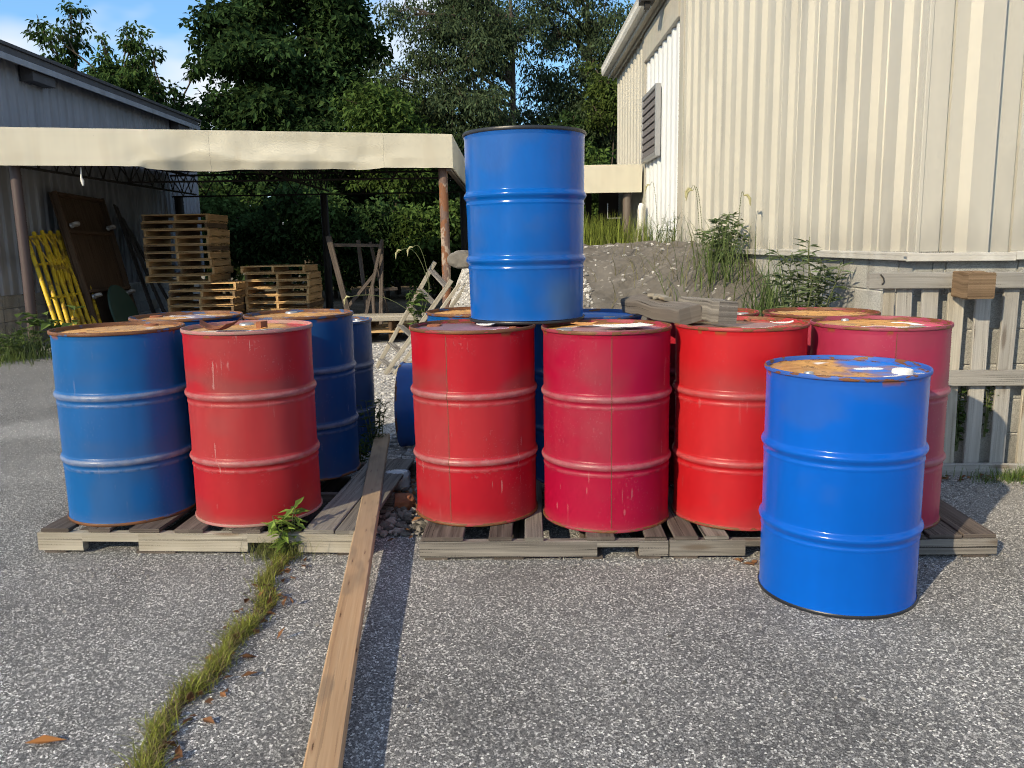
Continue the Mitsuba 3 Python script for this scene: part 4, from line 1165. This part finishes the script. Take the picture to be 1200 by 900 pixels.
# ---------------------------------------------------------------- foliage
def leaf_mesh(P, d, nrm, L, W, col):
    """folded diamond leaves: base P, direction d, normal nrm"""
    n = len(P)
    side = np.cross(d, nrm); side /= np.linalg.norm(side, axis=1, keepdims=True) + 1e-9
    up = np.cross(side, d)
    L, W = np.broadcast_to(L, (n,))[:, None], np.broadcast_to(W, (n,))[:, None]
    mid = P + d * L * 0.45
    v = np.stack([P, mid + side * W / 2 + up * W * 0.18, P + d * L - up * L * 0.08, mid - side * W / 2 + up * W * 0.18], 1)
    f = np.array([[0, 1, 2], [0, 2, 3]])[None] + (np.arange(n) * 4)[:, None, None]
    return v.reshape(-1, 3), f.reshape(-1, 3), np.repeat(col, 4, 0)


def unit(rg, n):
    q = rg.normal(size=(n, 3)); return q / np.linalg.norm(q, axis=1, keepdims=True)


def greens(rg, n, base, var=0.3, yellow=0.15):
    k = np.clip(rg.normal(1, var, (n, 1)), 0.35, 1.9)
    y = rg.uniform(0, 1, (n, 1)) ** 3 * yellow
    return np.clip(np.array(base)[None] * k + y * np.array([[0.10, 0.08, 0.0]]), 0.004, 0.6)


def spray(rg, centres, per, radius, L, W, base, droop=0.35, flat=0.55, var=0.3):
    """clumps of leaves around the centres"""
    n = len(centres) * per
    c = np.repeat(centres, per, 0)
    tint = np.repeat(np.clip(rg.normal(1, 0.22, (len(centres), 1)), 0.5, 1.6), per, 0)
    off = unit(rg, n) * (rg.uniform(0, 1, (n, 1)) ** 0.5) * radius * [1, 1, flat]
    P = c + off
    d = off / (np.linalg.norm(off, axis=1, keepdims=True) + 1e-9) * 0.6 + unit(rg, n) * 0.7
    d[:, 2] -= droop
    d /= np.linalg.norm(d, axis=1, keepdims=True)
    nr = unit(rg, n) * 0.7 + [0, -0.15, 0.8]
    return leaf_mesh(P, d, nr, L * rg.uniform(0.7, 1.3, n), W * rg.uniform(0.7, 1.3, n), greens(rg, n, base, var) * tint)


def tree(name, label, cat, base, height, blobs, leafcol, per=46, nper=34, L=0.16, W=0.075, rad=0.42, trunk_r=0.16, seed=1, group=None, lean=(0, 0), dens=1.0, droop=0.35, flat=0.55):
    """blobs: (x, y, z, rx, ry, rz) ellipsoids that the clumps fill"""
    rg = np.random.default_rng(seed)
    t = thing(name, label, cat, group)
    base = np.array(base, float)
    topp = base + [lean[0], lean[1], height]
    ts = np.linspace(0, 1, 9)
    tr = base + (topp - base) * ts[:, None] + np.column_stack([0.12 * np.sin(ts * 5 + seed), 0.1 * np.cos(ts * 4 + seed), 0 * ts]) * ts[:, None]
    part(t, 'trunk', tube_vf(tr, trunk_r * (1 - 0.82 * ts), 9), 'bark', smooth=True)
    cen = []
    for b in blobs:
        c0, r = np.array(b[:3]), np.array(b[3:6])
        # limb from the trunk to the blob and twigs inside it
        h = np.clip((c0[2] - base[2] - 0.5 * r[2] - 0.4) / height, 0.12, 0.92)
        s = base + (topp - base) * h
        m1 = s * 0.5 + c0 * 0.5 + [0, 0, 0.25]
        lp = np.array([s, s * 0.6 + m1 * 0.4, m1, c0 * 0.75 + m1 * 0.25, c0 + r * [0.2, 0, 0.4]])
        lr = trunk_r * 0.42 * np.linspace(1, 0.18, 5)
        part(t, 'limb', tube_vf(lp, lr, 6), 'bark', smooth=True)
        k = max(3, int(nper * dens * (r.prod() ** 0.55)))
        q = unit(rg, k) * (rg.uniform(0.15, 1, (k, 1)) ** 0.4) * r
        q *= 1 + 0.25 * rg.normal(size=(k, 1))
        cen.append(c0 + q)
        tw = []
        for j in range(min(k, 14)):
            e = c0 + q[j]
            st = lp[3] * 0.6 + m1 * 0.4 if j % 2 else c0
            tw.append(tube_vf([st, (st + e) / 2 + [0, 0, 0.1], e], [0.02, 0.014, 0.005], 4, caps=False))
        part(t, 'twigs', merge(tw), 'bark', kind='stuff')
    cen = np.vstack(cen)
    v, f, c = spray(rg, cen, per, rad, L, W, leafcol, droop, flat)
    part(t, 'crown', (v, f), 'leaf', color=c)
    return t


def blobset(rg, cx, cy, cz, rx, ry, rz, n, s):
    q = unit(rg, n) * (rg.uniform(0.2, 1, (n, 1)) ** 0.5) * [rx, ry, rz]
    return [(cx + a[0], cy + a[1], cz + a[2], s * rg.uniform(0.7, 1.3), s * rg.uniform(0.7, 1.3), s * rg.uniform(0.55, 1.0)) for a in q]


rt = np.random.default_rng(77)
DG, MG, LG, YG = (0.038, 0.075, 0.028), (0.060, 0.108, 0.034), (0.078, 0.132, 0.035), (0.085, 0.125, 0.034)
# the big dark maple
bl = blobset(rt, -6.4, 26.0, 7.4, 1.75, 1.5, 3.2, 24, 0.95) + blobset(rt, -6.4, 25.6, 4.4, 2.0, 1.3, 1.3, 11, 0.9) + [(-8.4, 25.8, 5.6, 0.9, 0.8, 0.5), (-8.5, 25.8, 6.9, 0.8, 0.7, 0.6), (-8.3, 25.8, 7.9, 0.9, 0.7, 0.5), (-4.7, 26, 6.0, 0.8, 0.8, 0.6), (-4.4, 26, 7.3, 0.8, 0.8, 0.7)]
tree('maple_tree', 'tall dark green maple filling the sky behind the carport', 'tree', (-6.3, 26.6, 0), 9.4, bl, DG, per=44, nper=48, L=0.20, W=0.13, rad=0.46, trunk_r=0.22, seed=3)
# brighter round tree
bl = blobset(rt, -3.2, 23.5, 4.1, 1.25, 1.0, 1.6, 14, 0.8)
tree('round_tree', 'bright green round headed young tree above the carport roof', 'tree', (-3.2, 23.7, 0), 5.0, bl, LG, per=46, nper=44, L=0.15, W=0.085, rad=0.34, trunk_r=0.1, seed=4)
# locusts with open crowns
LOC = (0.066, 0.098, 0.052)
bl = blobset(rt, -1.2, 25.0, 7.6, 1.9, 1.2, 1.4, 15, 0.8) + blobset(rt, -1.9, 25, 5.0, 1.6, 1.0, 1.5, 14, 0.85) + [(-3.4, 25, 6.0, 0.6, 0.6, 0.5), (-3.3, 25, 5.2, 0.7, 0.6, 0.6), (-3.0, 25, 7.9, 0.7, 0.6, 0.5)]
tree('locust_tree', 'airy feathery locust tree with a dark trunk, behind the stacked blue drum', 'tree', (0.05, 25.3, 0), 9.5, bl, LOC, per=50, nper=34, L=0.14, W=0.055, rad=0.42, trunk_r=0.16, seed=5, lean=(0.1, 0), droop=0.9, flat=0.6)
bl = blobset(rt, 2.3, 26.5, 7.2, 1.6, 1.2, 2.0, 13, 0.8) + blobset(rt, 1.9, 26.0, 4.3, 2.1, 1.2, 1.5, 18, 0.8) + [(3.4, 25.5, 5.6, 0.8, 0.8, 0.6), (3.2, 25.5, 7.0, 0.6, 0.6, 0.9)]
tree('locust_tree', 'airy feathery locust tree touching the gutter of the beige building', 'tree', (2.6, 27.0, 0), 9.5, bl, LOC, per=48, nper=36, L=0.14, W=0.055, rad=0.42, trunk_r=0.17, seed=6, droop=0.9, flat=0.6)
# shrubby green clump in the locust
bl = blobset(rt, 2.9, 23.9, 5.4, 0.5, 0.4, 1.0, 6, 0.45)
tree('vine_tangle', 'yellow green vine tangle climbing the locust by the gutter', 'vine', (2.9, 24.2, 0), 5.0, bl, YG, per=50, nper=40, L=0.13, W=0.08, rad=0.3, trunk_r=0.05, seed=16)
# trees behind the grey building
for i, (x, y, z, s, n, l) in enumerate(((-13.6, 27, 6.9, 1.0, 11, 'leafy tree rising over the roof of the grey building, farthest left'), (-12.0, 26.5, 6.4, 1.0, 12, 'leafy tree over the middle of the grey roof edge'),
                                     (-10.2, 26.0, 5.3, 0.8, 9, 'small leafy tree at the right end of the grey roof'))):
    bl = blobset(rt, x, y, z - 0.3, s * 1.1, 0.8, s * 0.9, n, 0.5) + blobset(rt, x, y, z - 1.2, s * 1.5, 0.6, 0.7, 8, 0.6) + [(x + rt.normal(0, 0.6), y, z + s * 0.7 + rt.uniform(0.0, 0.9), 0.16, 0.16, 0.6) for _ in range(6)]
    tree('roadside_tree', l, 'tree', (x, y + 0.3, 0), z, bl, MG if i % 2 else (0.035, 0.07, 0.024), per=30, nper=52, L=0.18, W=0.085, rad=0.28, trunk_r=0.12, seed=20 + i, group='trees behind the grey building', dens=0.9, droop=0.75)
bl = [(-12.9, 21.5, 8.1, 0.8, 0.6, 0.4), (-12.2, 21.5, 8.0, 0.3, 0.3, 0.25), (-13.6, 21.5, 7.6, 0.8, 0.6, 0.6)]
tree('overhanging_tree', 'tree whose leafy branch tip hangs in the top left corner', 'tree', (-14.6, 21.8, 0), 8.5, bl, DG, per=34, nper=34, L=0.20, W=0.08, rad=0.36, trunk_r=0.2, seed=30, droop=0.6)
# undergrowth behind the carport, each bush a thing
UB = [(-8.6, 20.6, 1.6, 1.2, MG, 'dark bush under the grey building roof end'), (-6.9, 20.2, 1.9, 1.25, MG, 'leafy bush behind the tall pallet stack'), (-5.4, 19.6, 1.8, 1.2, DG, 'dark bush behind the gap of the two pallet stacks'), (-4.2, 19.8, 1.7, 1.2, MG, 'leafy bush behind the low pallet stack'),
      (-2.9, 19.4, 1.5, 1.15, DG, 'dark bush behind the timber frame'), (-1.7, 19.2, 1.6, 1.1, LG, 'bright leafy bush left of the rusty post'), (-0.5, 19.6, 1.7, 1.1, MG, 'leafy bush behind the rusty post'), (0.8, 20.6, 2.2, 1.1, MG, 'leafy bush behind the stacked blue drum'),
      (1.9, 20.4, 2.1, 1.0, LG, 'bright bush behind the small canopy'), (3.0, 21.6, 2.2, 1.1, DG, 'dark bush beside the rear of the beige building'), (-4.8, 21.8, 3.2, 1.4, DG, 'tall dark bush under the maple'), (-1.0, 21.8, 3.0, 1.3, DG, 'tall dark bush under the locust'), (1.2, 22.5, 3.2, 1.3, DG, 'tall dark bush above the small canopy')]
for i, (x, y, z, s, c, l) in enumerate(UB):
    x, y = x * 1.12, y + 2.4
    bl = blobset(rt, x, y, z, s * 0.8, s * 0.6, z * 0.62, 9, 0.62)
    tree('bush', l, 'bush', (x, y + 0.2, 0), z + 0.4, bl, c, per=44, nper=46, L=0.15, W=0.085, rad=0.34, trunk_r=0.06, seed=60 + i, group='bushes behind the carport')
# dense backdrop far behind, so that no bare horizon shows
rg = np.random.default_rng(5)
n = 1500
cen = np.column_stack([rg.uniform(-16, 9, n), rg.uniform(29, 33, n), rg.uniform(0.3, 5.4, n)])
v, f, c = spray(rg, cen, 26, 0.7, 0.34, 0.2, (0.026, 0.048, 0.022))
put('far_wood', (v, f), 'leaf', color=c); lab('far_wood', 'dense dark wood far behind the yard', 'wood', kind='stuff')


# ---------------------------------------------------------------- weeds and grass
def blade_mesh(rg, P, hgt, wid, bend, col, segs=4):
    n = len(P)
    a = rg.uniform(0, 2 * np.pi, n)
    d = np.stack([np.cos(a), np.sin(a), 0 * a], 1); s = np.stack([-np.sin(a), np.cos(a), 0 * a], 1)
    t = np.linspace(0, 1, segs + 1)
    rows = []
    for tt in t:
        c = P + np.array([0, 0, 1.0]) * (hgt * (tt - 0.25 * bend * tt ** 2))[:, None] + d * (hgt * bend * tt ** 2)[:, None]
        w = (wid * (1 - tt ** 1.6) * 0.5 + 0.0003)[:, None]
        rows += [c - s * w, c + s * w]
    v = np.stack(rows, 1)
    m = 2 * (segs + 1)
    q = []
    for i in range(segs): q += [[2 * i, 2 * i + 1, 2 * i + 3], [2 * i, 2 * i + 3, 2 * i + 2]]
    f = np.array(q)[None] + (np.arange(n) * m)[:, None, None]
    return v.reshape(-1, 3), f.reshape(-1, 3), np.repeat(col, m, 0)


def join3(parts):
    vs, fs, cs, n = [], [], [], 0
    for v, f, c in parts:
        vs.append(v); fs.append(f + n); cs.append(c); n += len(v)
    return (np.vstack(vs), np.vstack(fs)), np.vstack(cs)


rg = np.random.default_rng(41)


def crack_x(y): return -0.985 + 0.03 * np.sin(y * 5) + 0.015 * np.sin(y * 13 + 1) - 0.02 * (y - 2.7)


n = 2200
yy = np.concatenate([rg.uniform(1.4, 3.55, n)] + [rg.normal(c, w_, k) for c, w_, k in ((1.62, 0.05, 300), (1.93, 0.06, 420), (2.13, 0.05, 260), (2.36, 0.045, 420), (2.52, 0.05, 420), (2.74, 0.06, 520), (2.98, 0.05, 240), (3.2, 0.06, 300), (3.42, 0.06, 380))])
clump = np.arange(len(yy)) >= n
yy = np.clip(yy, 1.3, 3.55)
P = np.column_stack([crack_x(yy) + rg.normal(0, 1, len(yy)) * np.where(clump, 0.019, 0.012), yy, np.zeros(len(yy)) - 0.003])
hh = rg.uniform(0.02, 0.06, len(yy)) * np.where(clump, 1.15, 0.7)
col = greens(rg, len(yy), (0.24, 0.27, 0.06), 0.35, 0.8)
dead = rg.uniform(0, 1, len(yy)) < np.where(clump, 0.25, 0.7)
col[dead] = np.array([0.36, 0.28, 0.16]) * rg.uniform(0.4, 1.1, (dead.sum(), 1))
v, f, c = blade_mesh(rg, P, hh, np.full(len(yy), 0.0028), rg.uniform(0.2, 1.3, len(yy)), col)
put('crack_grass', (v, f), 'leaf', color=c); lab('crack_grass', 'patchy line of green and straw grass growing in the asphalt crack', 'grass', kind='stuff')
# dirt in the crack
ys_ = np.linspace(1.2, 3.6, 80)
wl = 0.006 + 0.028 * meshkit.fbm(np.stack([ys_ * 4, 0 * ys_, 0 * ys_], -1), 3, 7); wr = 0.006 + 0.04 * meshkit.fbm(np.stack([ys_ * 4, 0 * ys_ + 5, 0 * ys_], -1), 3, 8)
X = np.stack([crack_x(ys_) - wl, crack_x(ys_) - 0.01, crack_x(ys_) + 0.01, crack_x(ys_) + wr], 1); Y = np.repeat(ys_[:, None], 4, 1)
Z = np.tile([[0.003, 0.008, 0.008, 0.003]], (80, 1))
put('crack_dirt', grid_vf(X, Y, Z), 'crack_soil', smooth=True); lab('crack_dirt', 'brown dirt filling the asphalt crack', kind='structure')


def dead_leaves(n, cx, cy, sx, sy, seed, z=0.008):
    rg = np.random.default_rng(seed)
    P = np.column_stack([cx + rg.normal(0, sx, n), cy + rg.normal(0, sy, n), np.full(n, z)])
    d = unit(rg, n) * [1, 1, 0.35]; d /= np.linalg.norm(d, axis=1, keepdims=True)
    nr = unit(rg, n) * 0.6 + [0, 0, 1]
    return leaf_mesh(P, d, nr, rg.uniform(0.025, 0.06, n), rg.uniform(0.014, 0.03, n), np.array([[0.24, 0.12, 0.06]]) * rg.uniform(0.4, 1.5, (n, 1)))


vf, c = join3([dead_leaves(40, -0.945, 2.35, 0.035, 0.3, 3), dead_leaves(34, -0.95, 3.1, 0.045, 0.25, 4), dead_leaves(14, 1.05, 3.33, 0.10, 0.02, 5), dead_leaves(60, -0.55, 4.5, 0.08, 0.35, 6, 0.03), dead_leaves(40, 2.45, 4.5, 0.25, 0.05, 8)])
put('leaf_litter', vf, 'leaf', color=c); lab('leaf_litter', 'brown dead leaves lying along the crack and pallet edges', 'leaf litter', kind='stuff')
v, f, c = leaf_mesh(np.array([[-1.36, 2.09, 0.01]]), np.array([[0.98, 0.15, 0.05]]), np.array([[0.1, -0.3, 1.0]]), 0.11, 0.03, np.array([[0.42, 0.19, 0.07]]))
put('fallen_leaf', (v, f), 'leaf', color=c); lab('fallen_leaf', 'curled brown leaf alone on the asphalt at the lower left', 'leaf')


def stem_plant(name, label, cat, x, y, z, hgt, nst, spread, L, W, base, seed, leaves=26, group=None, droop=0.2):
    rg = np.random.default_rng(seed)
    t = thing(name, label, cat, group)
    stems, LP, LD, LN = [], [], [], []
    for i in range(nst):
        a = rg.uniform(0, 6.28); r = spread * rg.uniform(0.2, 1.0)
        h = hgt * rg.uniform(0.72, 1.05)
        tp = np.array([x + math.cos(a) * r, y + math.sin(a) * r, z + h])
        bs = np.array([x + math.cos(a) * r * 0.15, y + math.sin(a) * r * 0.15, z])
        ts = np.linspace(0, 1, 7)[:, None]
        pp = bs + (tp - bs) * ts + np.array([0, 0, 0.12 * h]) * (ts * (1 - ts)) + rg.normal(0, 0.012 * hgt, (7, 3)) * ts
        stems.append(tube_vf(pp, np.linspace(0.006, 0.002, 7) * (0.6 + hgt * 0.5), 5, caps=False))
        for k in range(leaves):
            s = rg.uniform(0.05, 1.0) ** 0.75
            p = np.array([np.interp(s, ts[:, 0], pp[:, j]) for j in range(3)])
            b = rg.uniform(0, 6.28)
            d = np.array([math.cos(b), math.sin(b), rg.uniform(-0.2, 0.7) - droop]); d /= np.linalg.norm(d)
            LP.append(p); LD.append(d); LN.append([rg.normal(0, 0.3), rg.normal(0, 0.3), 1.0])
    part(t, 'stem', merge(stems), 'stem_green', smooth=True)
    n = len(LP)
    v, f, c = leaf_mesh(np.array(LP), np.array(LD), np.array(LN), L * rg.uniform(0.6, 1.2, n), W * rg.uniform(0.7, 1.2, n), greens(rg, n, base, 0.25))
    part(t, 'foliage', (v, f), 'leaf', color=c)
    return t


mat('stem_green', (0.10, 0.12, 0.05), 0.6, 0.3)
WG = (0.060, 0.095, 0.04)
stem_plant('ironweed', 'tall leafy weed against the block wall left of the slat rack', 'weed', 2.00, 5.55, 0.42, 0.92, 16, 0.26, 0.115, 0.024, (0.13, 0.175, 0.09), 1, 40)
stem_plant('ironweed', 'dark leafy weed clump on the heap beside the block wall', 'weed', 2.00, 7.9, 0.92, 0.66, 16, 0.26, 0.115, 0.028, (0.115, 0.165, 0.075), 2, 38)
stem_plant('pigweed', 'bright green weed growing at the right front of the left pallet', 'weed', -1.0, 3.50, 0.0, 0.225, 5, 0.08, 0.085, 0.032, (0.20, 0.29, 0.065), 3, 15)
stem_plant('rack_vine', 'green vine leaves behind the slats of the rack', 'vine', 2.565, 4.665, 0.12, 0.40, 4, 0.05, 0.05, 0.03, (0.06, 0.10, 0.03), 4, 22)
stem_plant('rack_vine', 'small vine behind the slats near the right edge', 'vine', 2.72, 4.665, 0.2, 0.38, 3, 0.04, 0.045, 0.026, (0.06, 0.10, 0.03), 5, 14)
stem_plant('broadleaf_weed', 'broad leaved weed at the foot of the maroon post', 'weed', -6.28, 10.75, 0.0, 0.62, 3, 0.22, 0.22, 0.12, (0.11, 0.17, 0.055), 6, 10)
stem_plant('broadleaf_weed', 'broad leaved weed beside the yellow scaffold frames', 'weed', -5.95, 11.0, 0.0, 0.60, 3, 0.2, 0.22, 0.12, (0.13, 0.19, 0.055), 7, 10)
stem_plant('low_weed', 'low leafy weed at the corner of the grey building', 'weed', -6.35, 10.5, 0.0, 0.34, 18, 0.45, 0.06, 0.035, (0.10, 0.15, 0.05), 8, 24)
stem_plant('gap_weed', 'thin weed growing between the left pallet and the lying drum', 'weed', -0.86, 5.1, 0.0, 0.42, 7, 0.12, 0.06, 0.014, (0.05, 0.08, 0.03), 9, 26)
stem_plant('gap_weed', 'small weed under the dark blue drum behind the left pallet', 'weed', -0.95, 5.0, 0.0, 0.2, 8, 0.14, 0.05, 0.02, (0.04, 0.08, 0.025), 10, 16)
stem_plant('ladder_vine', 'green vine climbing the middle of the step ladder', 'vine', -0.98, 8.7, 0.45, 0.45, 6, 0.18, 0.10, 0.065, (0.085, 0.14, 0.04), 11, 12)
stem_plant('mound_weed', 'slender weed on the heap at the foot of the white panel', 'weed', 2.0, 10.6, 1.2, 0.5, 4, 0.12, 0.11, 0.014, (0.08, 0.12, 0.05), 12, 10)


def grass_tuft(name, label, x, y, n, spread, hgt, w, base, seed, z=None, cat='grass', kind=None, bend=(0.2, 0.9), sy=None):
    rg = np.random.default_rng(seed)
    P = np.column_stack([x + rg.normal(0, spread, n), y + rg.normal(0, sy or spread, n), np.zeros(n)])
    P[:, 2] = heap_h(P[:, 0], P[:, 1]) - 0.01 if z is None else z
    h = hgt * rg.uniform(0.45, 1.1, n)
    v, f, c = blade_mesh(rg, P, h, np.full(n, w) * rg.uniform(0.6, 1.2, n), rg.uniform(*bend, n), greens(rg, n, base, 0.25, 0.3))
    k = new(name); put(k, (v, f), 'leaf', color=c); lab(k, label, cat, None, kind)


grass_tuft('tall_grass', 'tall arching grass clump on the heap left of the dark weed', 1.85, 7.5, 110, 0.17, 0.62, 0.011, (0.13, 0.18, 0.07), 3)
grass_tuft('wall_grass', 'grass clump in front of the block wall right of the dark weed', 2.12, 6.7, 150, 0.09, 0.62, 0.012, (0.11, 0.16, 0.065), 4, sy=0.2)
grass_tuft('canopy_grass', 'sunlit yellow green grass under the small canopy', 1.35, 13.4, 900, 0.42, 0.52, 0.014, (0.16, 0.20, 0.045), 5, kind='stuff', bend=(0.05, 0.5))
grass_tuft('panel_grass', 'thin grass at the foot of the white panel', 2.05, 11.6, 60, 0.12, 0.5, 0.012, (0.10, 0.14, 0.05), 6, sy=0.4)
grass_tuft('heap_grass', 'sparse dry grass lying over the earth heap', 1.5, 8.2, 120, 0.35, 0.42, 0.006, (0.18, 0.17, 0.09), 7, kind='stuff', bend=(0.8, 1.6), sy=0.8)
grass_tuft('corner_grass', 'long grass at the corner of the grey building', -6.25, 10.6, 160, 0.16, 0.5, 0.013, (0.09, 0.13, 0.06), 8, z=0)
grass_tuft('rack_grass', 'short grass at the foot of the slat rack', 2.95, 4.45, 700, 0.20, 0.085, 0.004, (0.11, 0.17, 0.05), 9, z=0, kind='stuff', sy=0.05)
grass_tuft('edge_grass', 'ragged grass along the base of the grey wall', -6.8, 10.3, 900, 0.5, 0.24, 0.009, (0.11, 0.155, 0.05), 10, z=0, kind='stuff', sy=0.3)
grass_tuft('pallet_grass', 'tangled straw and grass at the right front of the left pallet', -1.05, 3.50, 420, 0.06, 0.10, 0.0028, (0.17, 0.19, 0.07), 11, z=0, kind='stuff', sy=0.04)
# foxtail seed heads
for i, (x, y, z, hx, hz) in enumerate(((-0.95, 8.8, 0.5, -0.75, 0.34), (-0.85, 8.75, 0.9, -0.28, 0.42), (-0.84, 8.7, 0.9, -0.16, 0.45), (1.75, 7.6, 1.2, -0.10, 0.62), (2.0, 7.4, 1.1, 0.05, 0.66), (1.95, 8.6, 1.2, -0.1, 0.7), (1.8, 10.2, 1.3, -0.1, 0.75))):
    t = thing('foxtail', ['foxtail bending left over the ladder, lowest of the three', 'foxtail above the ladder, left of a pair', 'foxtail above the ladder, right of a pair', 'foxtail above the tall grass on the heap', 'foxtail over the grass by the block wall',
                          'foxtail in front of the beige ribs above the dark weed', 'foxtail in front of the white panel'][i], 'grass', 'foxtail grasses')
    s = np.linspace(0, 1, 10)
    px = x + hx * s ** 1.3; pz = z + hz * np.sin(s * 1.9) / math.sin(1.45)
    part(t, 'stem', tube_vf(np.stack([px, 0 * s + y, pz], 1), 0.003, 4), 'stem_green', smooth=True)
    e = np.array([px[-1], y, pz[-1]]); sg_ = 1 if hx > 0 else -1
    part(t, 'seed_head', tube_vf([e, e + [sg_ * 0.03, 0, 0.005], e + [sg_ * 0.055, 0, -0.03], e + [sg_ * 0.06, 0, -0.09]], [0.006, 0.012, 0.013, 0.004], 7), 'straw', smooth=True)
mat('straw', (0.38, 0.36, 0.20), 0.8, 0.2)
